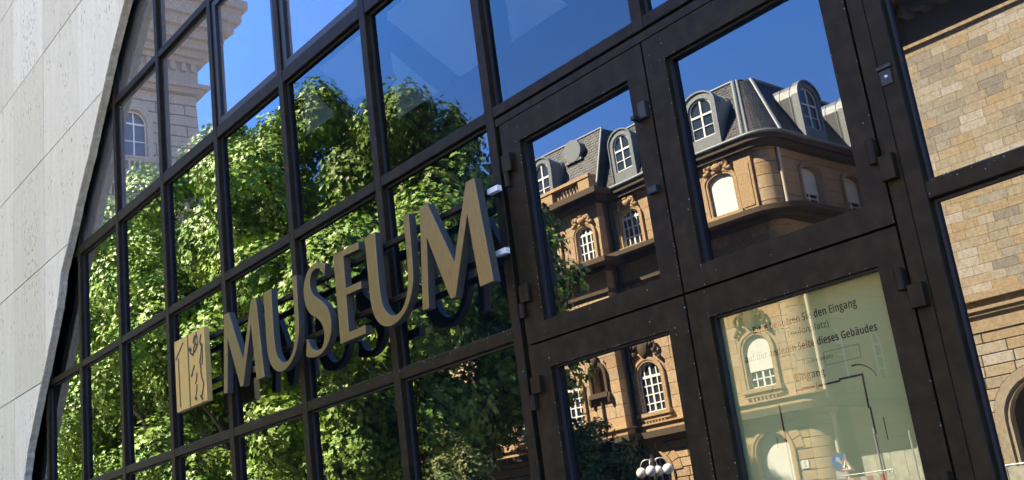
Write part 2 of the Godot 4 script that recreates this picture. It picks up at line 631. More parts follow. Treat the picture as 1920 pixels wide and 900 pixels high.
func build_facade() -> void:
	var f := thing("glass_facade", "dark bronze metal and glass front of the museum with double doors", "facade")
	var g: Geo
	# mullions and transoms
	for i in range(-3, 14):
		var w := 0.03
		var segs := [[-0.1, 7.72]]
		if i == 7:
			segs = [[3.415, 7.72]]
		for s in segs:
			g = Geo.new()
			g.bar(Vector3(i - w, s[0], -0.115), Vector3(i + w, s[1], 0.0), 0.003)
			put("mullion", g, M.frame, f)
	for r in range(-1, 7):
		var y := 6.6 - ROW * r
		for i in range(-3, 13):
			if r > 3 and (i == 6 or i == 7):
				continue
			var up := 0.03
			var dn := 0.028
			if r == 2:
				up = 0.045
				dn = 0.04
			if r == 3 and (i == 6 or i == 7):
				dn = 0.022
			g = Geo.new()
			g.bar(Vector3(i + 0.0305, y - dn, -0.115), Vector3(i + 0.9695, y + up, -0.002), 0.003)
			put("transom", g, M.frame, f)
	# panes
	for r in range(-1, 6):
		var y1 := 6.6 - ROW * r - 0.029
		var y0 := 6.6 - ROW * (r + 1) + 0.031
		for i in range(-3, 13):
			if r >= 3 and (i == 6 or i == 7):
				continue
			var hi := y1
			var lo := y0
			if r == 2:
				hi = y1 - 0.012
			if r == 1:
				lo = y0 + 0.016
			var m: Material = M.glass
			if i >= 4 and i <= 6 and r == 2:
				m = M.glass_clear
			elif r < 2:
				m = M.glass_upper
			var x0 := i + 0.031
			var x1 := i + 0.969
			# an opening light has a second frame of its own inside the grid
			if r == 1 and i >= 3 and i <= 5:
				g = Geo.new()
				var t := 0.052
				g.bar(Vector3(x0, lo, -0.06), Vector3(x0 + t, hi, -0.014), 0.002)
				g.bar(Vector3(x1 - t, lo, -0.06), Vector3(x1, hi, -0.014), 0.002)
				g.bar(Vector3(x0 + t, lo, -0.06), Vector3(x1 - t, lo + t, -0.0145), 0.002)
				g.bar(Vector3(x0 + t, hi - t, -0.06), Vector3(x1 - t, hi, -0.0145), 0.002)
				put("sash", g, M.sash, f)
				x0 += t
				x1 -= t
				lo += t
				hi -= t
			put("pane", pane_geo(x0, x1, lo, hi, GLASS), m, f)
			g = Geo.new()
			var q := 0.009
			g.box(Vector3(x0, lo, GLASS - 0.008), Vector3(x0 + q, hi, GLASS + 0.009))
			g.box(Vector3(x1 - q, lo, GLASS - 0.008), Vector3(x1, hi, GLASS + 0.009))
			g.box(Vector3(x0 + q, lo, GLASS - 0.008), Vector3(x1 - q, lo + q, GLASS + 0.009))
			g.box(Vector3(x0 + q, hi - q, GLASS - 0.008), Vector3(x1 - q, hi, GLASS + 0.009))
			put("gasket", g, M.gasket, f)
	# frame round the doors
	g = Geo.new()
	g.bar(Vector3(6.036, 3.368, -0.1), Vector3(7.904, 3.406, -0.004), 0.002)
	put("door_head", g, M.frame, f)
	g = Geo.new()
	g.bar(Vector3(7.912, 0.0, -0.1), Vector3(7.9685, 3.414, -0.001), 0.002)
	put("door_jamb", g, M.frame, f)
	g = Geo.new()
	g.box(Vector3(6.031, 0.0, -0.1), Vector3(6.066, 3.366, -0.03))
	g.box(Vector3(6.04, 3.406, -0.09), Vector3(7.9, 3.4145, -0.03))
	g.box(Vector3(6.9, 0.0, -0.1), Vector3(7.1, 3.366, -0.055))
	g.box(Vector3(6.07, 2.30, -0.1), Vector3(7.9, 2.33, -0.055))
	put("door_rebate", g, M.gasket, f)
	var leaves := [
		[6.066, 6.997, 2.319, 3.361, 6.195, 6.900, 2.402, 3.243, M.glass_door, -1, "upper left opening leaf of the doorway, hinged at the left"],
		[7.007, 7.905, 2.319, 3.361, 7.110, 7.816, 2.404, 3.247, M.glass_door, 1, "upper right opening leaf of the doorway, hinged at the right"],
		[6.066, 6.997, 0.03, 2.310, 6.198, 6.897, 0.40, 2.199, M.glass_door, -1, "lower left door leaf"],
		[7.007, 7.905, 0.03, 2.310, 7.104, 7.814, 0.40, 2.203, M.glass_notice, 1, "lower right door leaf with a printed notice behind its glass"],
	]
	for l in leaves:
		var outer := PackedVector2Array([Vector2(l[0], l[2]), Vector2(l[1], l[2]), Vector2(l[1], l[3]), Vector2(l[0], l[3])])
		var inner := PackedVector2Array([Vector2(l[4], l[6]), Vector2(l[5], l[6]), Vector2(l[5], l[7]), Vector2(l[4], l[7])])
		g = Geo.new()
		g.ring(inner, outer, -0.05, 0.0, Transform3D())
		g.ring(inner, outer, -0.051, -0.05, Transform3D())
		var leaf := put("door_leaf", g, M.frame, f)
		tag(leaf, l[10])
		put("pane", pane_geo(l[4], l[5], l[6], l[7], GLASS), l[8], leaf)
		g = Geo.new()
		var q := 0.007
		g.ring(Geo.inset(inner, q), inner, GLASS - 0.006, GLASS + 0.016)
		put("gasket", g, M.gasket, leaf)
	# hinges: a square plate above and a knuckle below, on the leaf's hung side
	var hung := [
		[6.078, 6.141, 3.118, 3.203, 6.084, 6.110, 3.050, 3.117, 0],
		[6.080, 6.142, 2.503, 2.583, 6.066, 6.094, 2.438, 2.502, 0],
		[6.078, 6.140, 2.096, 2.170, 6.058, 6.093, 2.030, 2.095, 2],
		[7.908, 7.959, 2.452, 2.536, 7.876, 7.907, 2.520, 2.603, 1],
		[7.908, 7.959, 2.038, 2.113, 7.872, 7.904, 2.104, 2.174, 3],
		[6.078, 6.140, 1.45, 1.53, 6.062, 6.092, 1.385, 1.449, 2],
		[7.908, 7.959, 1.40, 1.475, 7.872, 7.904, 1.476, 1.546, 3],
	]
	var kids := []
	for c in f.get_children():
		if c.name.begins_with("door_leaf"):
			kids.append(c)
	for h in hung:
		g = Geo.new()
		g.bar(Vector3(h[0], h[2], 0.001), Vector3(h[1], h[3], 0.026), 0.003)
		var cx: float = (h[4] + h[5]) / 2
		g.tube([Vector3(cx, h[6], 0.016), Vector3(cx, h[7], 0.016)], [0.015], 12)
		g.box(Vector3(h[4], h[6] + 0.006, 0.001), Vector3(h[5], h[7] - 0.006, 0.014))
		put("hinge", g, M.frame, kids[h[8]])
	# small fittings on the upper left leaf's right stile and on the jamb
	g = Geo.new()
	g.bar(Vector3(6.945, 3.045, 0.001), Vector3(6.985, 3.115, 0.022), 0.003)
	g.bar(Vector3(6.925, 3.045, 0.001), Vector3(6.9445, 3.062, 0.05), 0.002)
	put("latch", g, M.gasket, kids[0])
	g = Geo.new()
	g.bar(Vector3(6.925, 2.735, 0.001), Vector3(6.972, 2.765, 0.022), 0.003)
	put("latch", g, M.gasket, kids[0])
	g = Geo.new()
	g.bar(Vector3(7.972, 2.758, 0.0005), Vector3(8.012, 2.808, 0.006), 0.001)
	g.box(Vector3(7.968, 2.812, 0.0005), Vector3(8.020, 2.822, 0.012))
	put("fixing_plate", g, M.gasket, f)
	g = Geo.new()
	g.sphere(Vector3(7.994, 2.785, 0.006), Vector3(0.0065, 0.0065, 0.005), 10, 6)
	put("bolt", g, M.bolt, f)
	# flecks of dust, droppings and cobweb on ledges and joints
	g = Geo.new()
	for i in 1100:
		var x := rng.randf_range(-1.0, 8.6)
		var y := 0.0
		var z := 0.0
		var kind := rng.randf()
		if kind < 0.45:
			var r := 4 if rng.randf() < 0.7 else rng.randi_range(1, 5)
			y = 6.6 - ROW * r + (0.045 if r == 2 else 0.03) - rng.randf() * rng.randf() * 0.05
			z = -0.0015
			if x > 6.03 and x < 7.97 and y < 3.4:
				continue
		elif kind < 0.7:
			x = rng.randi_range(0, 6) + 0.029 - rng.randf() * rng.randf() * 0.05
			y = rng.randf_range(1.6, 6.4)
			z = 0.0005
		else:
			var l: Array = leaves[rng.randi() % 4]
			var side := rng.randi() % 4
			x = rng.randf_range(l[0], l[1])
			y = rng.randf_range(maxf(l[2], 1.3), l[3])
			if side == 0: x = l[4] - rng.randf() * 0.004
			elif side == 1: y = l[7] + rng.randf() * 0.004
			elif side == 2: x = l[1] - rng.randf() * 0.004
			z = 0.0005
			if x > l[4] and x < l[5] and y > l[6] and y < l[7]:
				continue
		var s := rng.randf_range(0.0006, 0.0021)
		g.sphere(Vector3(x, y, z), Vector3(s * rng.randf_range(0.7, 1.8), s * rng.randf_range(0.7, 2.2), 0.0008), 5, 3)
	var fl := put("dust_flecks", g, M.speck, f)
	tag(fl, "", "", "", "stuff")


func spline(pts: Array, k := 5) -> PackedVector2Array:
	# Catmull-Rom through the points; a point given twice stays a corner
	var r := PackedVector2Array()
	var m := pts.size()
	for i in m:
		var p1: Vector2 = pts[i]
		var p2: Vector2 = pts[(i + 1) % m]
		if p1.is_equal_approx(p2):
			r.append(p1)
			continue
		var p0: Vector2 = pts[(i + m - 1) % m]
		var p3: Vector2 = pts[(i + 2) % m]
		if p0.is_equal_approx(p1):
			p0 = p1 - (p2 - p1) * 0.001
		if p3.is_equal_approx(p2):
			p3 = p2 + (p2 - p1) * 0.001
		var n := k
		if i > 0 and pts[i - 1] == p1 and pts[(i + 2) % m] == p2:
			n = 1
		for j in n:
			if j == 0 and r.size() and r[-1].is_equal_approx(p1):
				continue
			r.append(p1.cubic_interpolate(p2, p0, p3, float(j) / n))
	return r


func vecs(a: Array) -> Array:
	var r := []
	for i in range(0, a.size(), 2):
		r.append(Vector2(a[i], a[i + 1]))
	return r


func build_sign() -> void:
	var s := thing("museum_sign", "large bronze capitals spelling MUSEUM on two dark rails across the panes", "sign")
	var b := 2.605
	var t := 3.105
	var glyphs := []
	for o in [[3.244, 3.818, 3.549], [5.508, 6.068, 5.80]]:
		var x0: float = o[0]
		var x1: float = o[1]
		var v: float = o[2]
		var w := x1 - x0
		glyphs.append(PackedVector2Array([Vector2(x0 + w * 0.115, t), Vector2(x0 + w * 0.235, t), Vector2(v, 2.768), Vector2(x0 + w * 0.80, t), Vector2(x0 + w * 0.915, t), Vector2(x1, b), Vector2(x1 - w * 0.18, b), Vector2(x1 - w * 0.232, 2.958), Vector2(v - 0.022, b), Vector2(v - 0.06, b), Vector2(x0 + w * 0.172, 2.945), Vector2(x0 + w * 0.088, b), Vector2(x0, b)]))
	for x in [3.873, 5.052]:
		var q := vecs([0.0, 3.105, 0.0, 3.105, 0.003, 2.98, 0.002, 2.85, 0.005, 2.755, 0.022, 2.69, 0.058, 2.64, 0.115, 2.606, 0.185, 2.596, 0.262, 2.612, 0.328, 2.652, 0.376, 2.71, 0.404, 2.785, 0.413, 2.895, 0.418, 3.01, 0.422, 3.107, 0.422, 3.107, 0.371, 3.11, 0.371, 3.11, 0.372, 3.0, 0.368, 2.88, 0.36, 2.79, 0.34, 2.722, 0.305, 2.672, 0.255, 2.643, 0.2, 2.642, 0.15, 2.668, 0.115, 2.715, 0.101, 2.785, 0.098, 2.88, 0.1, 2.99, 0.105, 3.106, 0.105, 3.106])
		for i in q.size():
			q[i].x += x
		glyphs.append(spline(q, 3))
	glyphs.append(spline(vecs([4.633, 3.082, 4.633, 3.082, 4.607, 3.014, 4.607, 3.014, 4.592, 3.045, 4.562, 3.072, 4.52, 3.082, 4.478, 3.073, 4.45, 3.037, 4.446, 2.995, 4.468, 2.952, 4.518, 2.915, 4.577, 2.876, 4.622, 2.828, 4.642, 2.772, 4.634, 2.70, 4.596, 2.645, 4.533, 2.608, 4.467, 2.597, 4.395, 2.604, 4.341, 2.622, 4.341, 2.622, 4.363, 2.715, 4.363, 2.715, 4.381, 2.705, 4.381, 2.705, 4.404, 2.662, 4.442, 2.638, 4.489, 2.628, 4.53, 2.637, 4.556, 2.677, 4.558, 2.724, 4.536, 2.768, 4.498, 2.802, 4.428, 2.844, 4.39, 2.885, 4.371, 2.935, 4.368, 2.99, 4.386, 3.043, 4.428, 3.089, 4.484, 3.112, 4.55, 3.111]), 3))
	glyphs.append(PackedVector2Array([Vector2(4.724, 3.103), Vector2(4.988, 3.103), Vector2(4.986, 3.062), Vector2(4.827, 3.068), Vector2(4.823, 2.893), Vector2(4.980, 2.891), Vector2(4.978, 2.852), Vector2(4.821, 2.854), Vector2(4.819, 2.653), Vector2(4.984, 2.655), Vector2(4.978, 2.610), Vector2(4.723, 2.610)]))
	var order := [0, 2, 4, 5, 3, 1]
	for k in order:
		var g := Geo.new()
		g.prism(glyphs[k], 0.108, 0.1475)
		var body := put("letter", g, M.letter_side, s)
		g = Geo.new()
		g.prism(glyphs[k], 0.1476, 0.15, Transform3D(), 0.0016)
		put("face", g, M.bronze, body)
	for y in [3.047, 2.750]:
		var g := Geo.new()
		g.bar(Vector3(2.30, y - 0.014, 0.045), Vector3(6.004, y + 0.014, 0.073), 0.002)
		put("rail", g, M.frame, s)
		g = Geo.new()
		g.bar(Vector3(6.005, y - 0.013, 0.044), Vector3(6.080, y + 0.013, 0.072), 0.002)
		put("rail_end", g, M.white_cap, s)
		for x in [3.0, 4.0, 5.0, 6.0]:
			g = Geo.new()
			g.box(Vector3(x - 0.012, y - 0.010, 0.0005), Vector3(x + 0.012, y + 0.010, 0.0445))
			put("standoff", g, M.gasket, s)
	for p in [[3.28, 3.047], [3.76, 3.047], [3.28, 2.75], [3.77, 2.75], [3.92, 3.047], [4.26, 3.047], [3.92, 2.75], [4.24, 2.75], [4.41, 3.047], [4.38, 2.70], [4.77, 3.047], [4.77, 2.75], [5.1, 3.047], [5.44, 3.047], [5.1, 2.75], [5.42, 2.75], [5.6, 3.047], [5.98, 3.047], [5.54, 2.75], [6.0, 2.75]]:
		var g := Geo.new()
		g.tube([Vector3(p[0], p[1], 0.0735), Vector3(p[0], p[1], 0.1075)], [0.008], 8)
		put("stud", g, M.gasket, s)


func stroke(g: Geo, pts: Array, r: float, z: float) -> void:
	for i in pts.size() - 1:
		var a: Vector2 = pts[i]
		var b: Vector2 = pts[i + 1]
		var d := (b - a).normalized()
		var o := Vector2(-d.y, d.x) * r * (0.75 + 0.5 * absf(sin(i * 2.3 + 1.0)))
		g.prism(PackedVector2Array([a - d * r * 0.4 - o, b + d * r * 0.4 - o, b + d * r * 0.4 + o, a - d * r * 0.4 + o]), z - 0.001, z + 0.0016 + 0.0002 * (i % 3))


func build_plaque() -> void:
	var p := thing("emblem_plaque", "square brass plaque with an engraved 1 and a lion figure left of the letters", "plaque")
	var g := Geo.new()
	g.bar(Vector3(2.482, 2.608, 0.11), Vector3(2.984, 3.102, 0.15), 0.003)
	put("board", g, M.brass, p)
	g = Geo.new()
	var lines := [[0.048, 0.741, 0.308, 0.919], [0.13, 0.732, 0.139, 0.064], [0.474, 0.985, 0.466, 0.015]]
	for l in lines:
		stroke(g, plaque_points(l), 0.0065, 0.15)
	put("engraved_line", g, M.engrave, p)
	g = Geo.new()
	for l in [[0.756, 0.968, 0.785, 0.88, 0.791, 0.798, 0.717, 0.733, 0.613, 0.69], [0.701, 0.931, 0.653, 0.86, 0.705, 0.8, 0.653, 0.763], [0.74, 0.93, 0.71, 0.86, 0.75, 0.80], [0.506, 0.794, 0.558, 0.726, 0.632, 0.678, 0.659, 0.745], [0.54, 0.80, 0.58, 0.76], [0.912, 0.901, 0.863, 0.815, 0.912, 0.74, 0.88, 0.634, 0.839, 0.547, 0.865, 0.446], [0.87, 0.80, 0.94, 0.75, 0.93, 0.60, 0.90, 0.50], [0.655, 0.536, 0.595, 0.467, 0.542, 0.413, 0.592, 0.435], [0.731, 0.416, 0.696, 0.319, 0.665, 0.293], [0.713, 0.268, 0.691, 0.177, 0.657, 0.119, 0.678, 0.068], [0.63, 0.09, 0.657, 0.119], [0.856, 0.432, 0.881, 0.316, 0.93, 0.251, 0.892, 0.156, 0.843, 0.071, 0.878, 0.041], [0.81, 0.10, 0.85, 0.08]]:
		stroke(g, plaque_points(l), 0.0075, 0.15)
	put("engraved_figure", g, M.engrave, p)
	g = Geo.new()
	for y in [3.047, 2.750]:
		g.box(Vector3(2.55, y - 0.012, 0.0735), Vector3(2.9, y + 0.012, 0.1095))
	put("bracket", g, M.gasket, p)


func plaque_points(a: Array) -> Array:
	var r := []
	for q in vecs(a):
		r.append(Vector2(2.48 + 0.505 * q.x, 2.605 + 0.5 * q.y))
	return r


func lettering(called: String, text: String, x0: float, x1: float, base: float, cap: float, z: float, m: Material, parent: Node, weight := 400, font := "Droid Sans", at := Transform3D()) -> void:
	var t := TextMesh.new()
	var f := SystemFont.new()
	f.font_names = PackedStringArray([font])
	f.font_weight = weight
	t.font = f
	t.text = text
	t.font_size = 64
	t.pixel_size = 0.01
	t.depth = 0.02
	t.horizontal_alignment = HORIZONTAL_ALIGNMENT_LEFT
	t.vertical_alignment = VERTICAL_ALIGNMENT_BOTTOM
	var box := t.get_aabb()
	var o := MeshInstance3D.new()
	o.name = part_name(called, parent)
	o.mesh = t
	o.material_override = m
	var sx := (x1 - x0) / maxf(box.size.x, 0.001)
	# the capital's height is about 0.714 of the font size
	var sy := cap / (0.714 * 0.64)
	var descent := 0.0
	var face := f.get_descent(64) * 0.01
	descent = face
	o.transform = at * Transform3D(Basis.from_scale(Vector3(sx, sy, 0.02)), Vector3(x0 - box.position.x * sx, base - descent * sy, z))
	parent.add_child(o, true)


func build_notice() -> void:
	var n := thing("door_notice", "pale green printed notice with a site plan behind the lower right door pane", "notice")
	var g := Geo.new()
	g.box(Vector3(7.095, 0.9, -0.062), Vector3(7.825, 2.215, -0.058))
	put("sheet", g, M.paper, n)
	var z := -0.0575
	lettering("lettering", "Bitte benutzen Sie den Eingang", 7.243, 7.676, 2.108, 0.0265, z, M.ink, n, 700)
	lettering("lettering", "(Toulonplatz)", 7.374, 7.556, 2.066, 0.022, z, M.ink_grey, n)
	lettering("lettering", "auf der anderen Seite dieses Gebäudes", 7.183, 7.731, 2.014, 0.0255, z, M.ink, n, 700)
	lettering("lettering", "Toulonplatz", 7.425, 7.548, 1.962, 0.0125, z, M.ink_grey, n)
	lettering("lettering", "Eingang", 7.382, 7.504, 1.911, 0.024, z, M.ink, n, 700)
	g = Geo.new()
	for l in [[7.374, 1.880, 7.452, 1.880], [7.470, 1.880, 7.556, 1.881], [7.552, 1.886, 7.645, 1.886], [7.642, 1.889, 7.640, 1.776], [7.640, 1.780, 7.646, 1.774], [7.645, 1.777, 7.645, 1.692], [7.645, 1.695, 7.641, 1.690], [7.641, 1.692, 7.641, 1.30], [7.294, 1.845, 7.295, 1.45]]:
		var q := vecs(l)
		var d: Vector2 = (q[1] - q[0]).normalized()
		var o := Vector2(-d.y, d.x) * 0.0034
		g.prism(PackedVector2Array([q[0] - o, q[1] - o, q[1] + o, q[0] + o]), z, z + 0.0006 + 0.00002 * (g.v.size() % 11))
	put("plan_wall", g, M.ink, n)
	g = Geo.new()
	for arc in [[7.622, 1.846, 0.075, 100, 20, 0.0028], [7.318, 1.872, 0.05, 105, 175, 0.0014]]:
		for k in 10:
			var a0 := deg_to_rad(lerpf(arc[3], arc[4], k / 10.0))
			var a1 := deg_to_rad(lerpf(arc[3], arc[4], (k + 1) / 10.0))
			var c := Vector2(arc[0], arc[1])
			var w: float = arc[5] * (1.0 - 0.08 * k)
			g.prism(PackedVector2Array([c + Vector2.from_angle(a0) * (arc[2] - w), c + Vector2.from_angle(a1) * (arc[2] - w), c + Vector2.from_angle(a1) * (arc[2] + w), c + Vector2.from_angle(a0) * (arc[2] + w)]), z, z + 0.0006)
	for l in [[7.684, 1.74, 7.684, 1.667, 0.0016], [7.461, 1.893, 7.461, 1.868, 0.0012], [7.258, 1.737, 7.256, 1.701, 0.0016], [7.465, 1.878, 7.47, 1.878, 0.001]]:
		var a := Vector2(l[0], l[1])
		var b := Vector2(l[2], l[3])
		var d := (b - a).normalized()
		var o := Vector2(-d.y, d.x) * float(l[4])
		g.prism(PackedVector2Array([a - o, b - o, b + o, a + o]), z, z + 0.0006)
	put("plan_mark", g, M.ink, n)
	g = Geo.new()
	var bx := PackedVector2Array([Vector2(7.512, 1.941), Vector2(7.652, 1.941), Vector2(7.652, 1.986), Vector2(7.512, 1.986)])
	g.ring(Geo.inset(bx, 0.0012), bx, z, z + 0.0005)
	put("plan_outline", g, M.ink_grey, n)


# ---------------------------------------------------------------- houses
func opening(s: float, h0: float, w: float, hh: float, rise: float, grow := 0.0) -> PackedVector2Array:
	# outline in local x (= -s), bottom left first; an arch of the given rise on top
	var r := PackedVector2Array()
	var half := w / 2 + grow
	r.append(Vector2(-s - half, h0 - grow))
	r.append(Vector2(-s + half, h0 - grow))
	var spring := h0 + hh - rise
	for k in 13:
		var a := PI * k / 12.0
		r.append(Vector2(-s + cos(a) * half, spring + sin(a) * (rise + grow)))
	return r


func stones(node: Node3D, rect: Rect2, holes: Array, course: float, length: float, gap: float, z0: float, z1: float, mats: Array, t := Transform3D(), relief := 0.006, called := "stone", most := 300, bevel := 0.0) -> void:
	# ashlar: courses of separate blocks, cut round the openings
	var weather := FastNoiseLite.new()
	weather.seed = 77
	weather.frequency = 1.0
	var rows := int(round(rect.size.y / course))
	var ch := rect.size.y / rows
	var count := 0
	var rest := Geo.new()
	for r in rows:
		var y0 := rect.position.y + r * ch
		var x := rect.position.x
		var first := true
		while x < rect.end.x - 0.02:
			var w := length * rng.randf_range(0.7, 1.35)
			if first:
				w *= 0.5 if r % 2 else 1.0
				first = false
			var xe := minf(x + w, rect.end.x)
			if rect.end.x - xe < length * 0.35:
				xe = rect.end.x
			var polys := [PackedVector2Array([Vector2(x + gap, y0 + gap), Vector2(xe - gap, y0 + gap), Vector2(xe - gap, y0 + ch - gap), Vector2(x + gap, y0 + ch - gap)])]
			x = xe
			for hole in holes:
				var next := []
				for p in polys:
					for c in Geometry2D.clip_polygons(p, hole):
						if c.size() >= 3 and absf(area_of(c)) > 0.003:
							next.append(c)
				polys = next
			for p in polys:
				var front := z1 + rng.randf_range(-relief, relief)
				if count < most:
					var g := Geo.new()
					g.prism(p, z0, front, t, bevel)
					# tones gather in weathered patches instead of being scattered evenly
					var at: Vector2 = p[0]
					var q := weather.get_noise_2d(at.x * 0.33, at.y * 0.6) * 1.1 + 0.5 + rng.randf_range(-0.26, 0.26)
					var k := clampi(int(q * mats.size()), 0, mats.size() - 1)
					put(called, g, mats[k], node)
				else:
					rest.prism(p, z0, front, t, bevel)
				count += 1
	if rest.v.size():
		tag(put("stonework", rest, mats[0], node), "", "", "", "stuff")


func window(node: Node3D, s: float, h0: float, w: float, hh: float, rise: float, z: float, cols: int, rows: int, blind := 0.0, t := Transform3D()) -> void:
	var o := opening(s, h0, w, hh, rise)
	var g := Geo.new()
	var inner := Geo.inset(o, 0.055)
	g.ring(inner, o, z - 0.05, z, t)
	var spring := h0 + hh - rise
	var th := 0.042
	# middle post and the bar at the springing of the arch
	g.box(Vector3(-s - 0.035, h0 + 0.05, z - 0.04), Vector3(-s + 0.035, h0 + hh - 0.05, z - 0.004), t)
	g.box(Vector3(-s - w / 2 + 0.05, spring - 0.045, z - 0.042), Vector3(-s + w / 2 - 0.05, spring + 0.045, z - 0.002), t)
	for c in range(1, cols):
		if cols % 2 == 0 and c == cols / 2:
			continue
		var x := -s - w / 2 + w * c / cols
		g.box(Vector3(x - th / 2, h0 + 0.05, z - 0.035), Vector3(x + th / 2, spring + (rise * 0.72 if rise > 0.2 else 0.0), z - 0.008), t)
	for r in range(1, rows):
		var y := h0 + (spring - h0) * r / rows
		g.box(Vector3(-s - w / 2 + 0.05, y - th / 2, z - 0.033), Vector3(-s + w / 2 - 0.05, y + th / 2, z - 0.01), t)
	var win := put("window", g, M.white, node)
	g = Geo.new()
	g.prism(Geo.inset(o, 0.03), z - 0.065, z - 0.052, t)
	put("pane", g, M.window_glass, win)
	if blind > 0.0:
		var cut := PackedVector2Array([Vector2(-s - w, h0 + hh * (1.0 - blind)), Vector2(-s + w, h0 + hh * (1.0 - blind)), Vector2(-s + w, h0 + hh + 1), Vector2(-s - w, h0 + hh + 1)])
		for p in Geometry2D.intersect_polygons(Geo.inset(o, 0.02), cut):
			g = Geo.new()
			g.prism(p, z + 0.004, z + 0.02, t)
			put("shutter", g, M.shutter, win)


func surround(node: Node3D, s: float, h0: float, w: float, hh: float, rise: float, width: float, z0: float, z1: float, m: Material, t := Transform3D(), sill := true) -> void:
	var g := Geo.new()
	var a := opening(s, h0, w, hh, rise)
	var b := opening(s, h0, w, hh, rise, width)
	b[0].y = h0
	b[1].y = h0
	var c := opening(s, h0, w, hh, rise, width * 0.45)
	c[0].y = h0
	c[1].y = h0
	g.ring(a, c, z0, z1 - 0.03, t)
	g.ring(c, b, z0, z1, t)
	if sill:
		g.box(Vector3(-s - w / 2 - width - 0.06, h0 - 0.13, z0), Vector3(-s + w / 2 + width + 0.06, h0 - 0.002, z1 + 0.08), t)
		g.box(Vector3(-s - w / 2 - width, h0 - 0.27, z0), Vector3(-s + w / 2 + width, h0 - 0.132, z1 + 0.01), t)
	put("window_surround", g, m, node)


func crest(node: Node3D, s: float, h: float, w: float, tall: float, z: float, m: Material, t := Transform3D()) -> void:
	# carved cartouche with scrolls and leaf lumps
	var g := Geo.new()
	g.sphere(Vector3(-s, h + tall * 0.5, z), Vector3(w * 0.2, tall * 0.42, 0.13), 10, 7, t)
	g.sphere(Vector3(-s, h + tall * 0.95, z), Vector3(w * 0.16, tall * 0.16, 0.12), 8, 6, t)
	for side in [-1.0, 1.0]:
		var path := []
		for k in 15:
			var a: float = k / 14.0 * 5.2
			var r := w * 0.2 * (1.0 - k / 18.0)
			path.append(t * Vector3(-s + side * (w * 0.33 - cos(a) * r), h + tall * 0.45 + sin(a) * r * 1.2, z + 0.03))
		g.tube(path, [0.055], 6)
		for k in 5:
			var q := Vector3(-s + side * w * (0.22 + 0.07 * k), h + tall * (0.75 - 0.2 * k) + 0.05 * sin(k * 2.0), z)
			g.sphere(q, Vector3(0.09, 0.11, 0.1) * (1.0 - 0.07 * k), 7, 5, t)
	put("carved_crest", g, m, node)


func slates(node: Node3D, a: Vector3, b: Vector3, c: Vector3, d: Vector3, cols_w := 0.2, row_h := 0.145, hole_x := []) -> void:
	# a-b is the eave, d-c the top; rows overlap, each slate a tone of its own
	var g := Geo.new()
	var up := ((d - a).length() + (c - b).length()) * 0.5
	var rows := int(up / row_h)
	var nrm := (b - a).cross(d - a).normalized()
	if nrm.z < 0.0:
		nrm = -nrm
	g.tint = Color(0.05, 0.05, 0.055)
	g.quad(a, b, c, d, nrm)
	for r in rows:
		var v0 := float(r) / rows
		var v1 := minf(float(r + 1.35) / rows, 1.0)
		var l0 := a.lerp(d, v0)
		var r0 := b.lerp(c, v0)
		var l1 := a.lerp(d, v1)
		var r1 := b.lerp(c, v1)
		var k := maxi(1, int((r0 - l0).length() / cols_w))
		for i in k:
			var off := (0.5 if r % 2 else 0.0)
			var u0 := clampf((i + off) / k + 0.004, 0.0, 1.0)
			var u1 := clampf((i + 1 + off) / k - 0.004, 0.0, 1.0)
			if u1 <= u0:
				continue
			var q := rng.randf_range(0.02, 0.042)
			g.tint = Color(q, q * 1.02, q * 1.08)
			var lift := nrm * rng.randf_range(0.018, 0.03)
			var p0 := l0.lerp(r0, u0) + lift
			var p1 := l0.lerp(r0, u1) + lift
			var p2 := l1.lerp(r1, u1) + nrm * 0.006
			var p3 := l1.lerp(r1, u0) + nrm * 0.006
			g.quad(p0, p1, p2, p3, nrm)
			g.quad(p0, p1, p1 - lift * 0.7, p0 - lift * 0.7, -Vector3.UP)
	tag(put("slates", g, M.slate, node, true), "", "", "", "stuff")


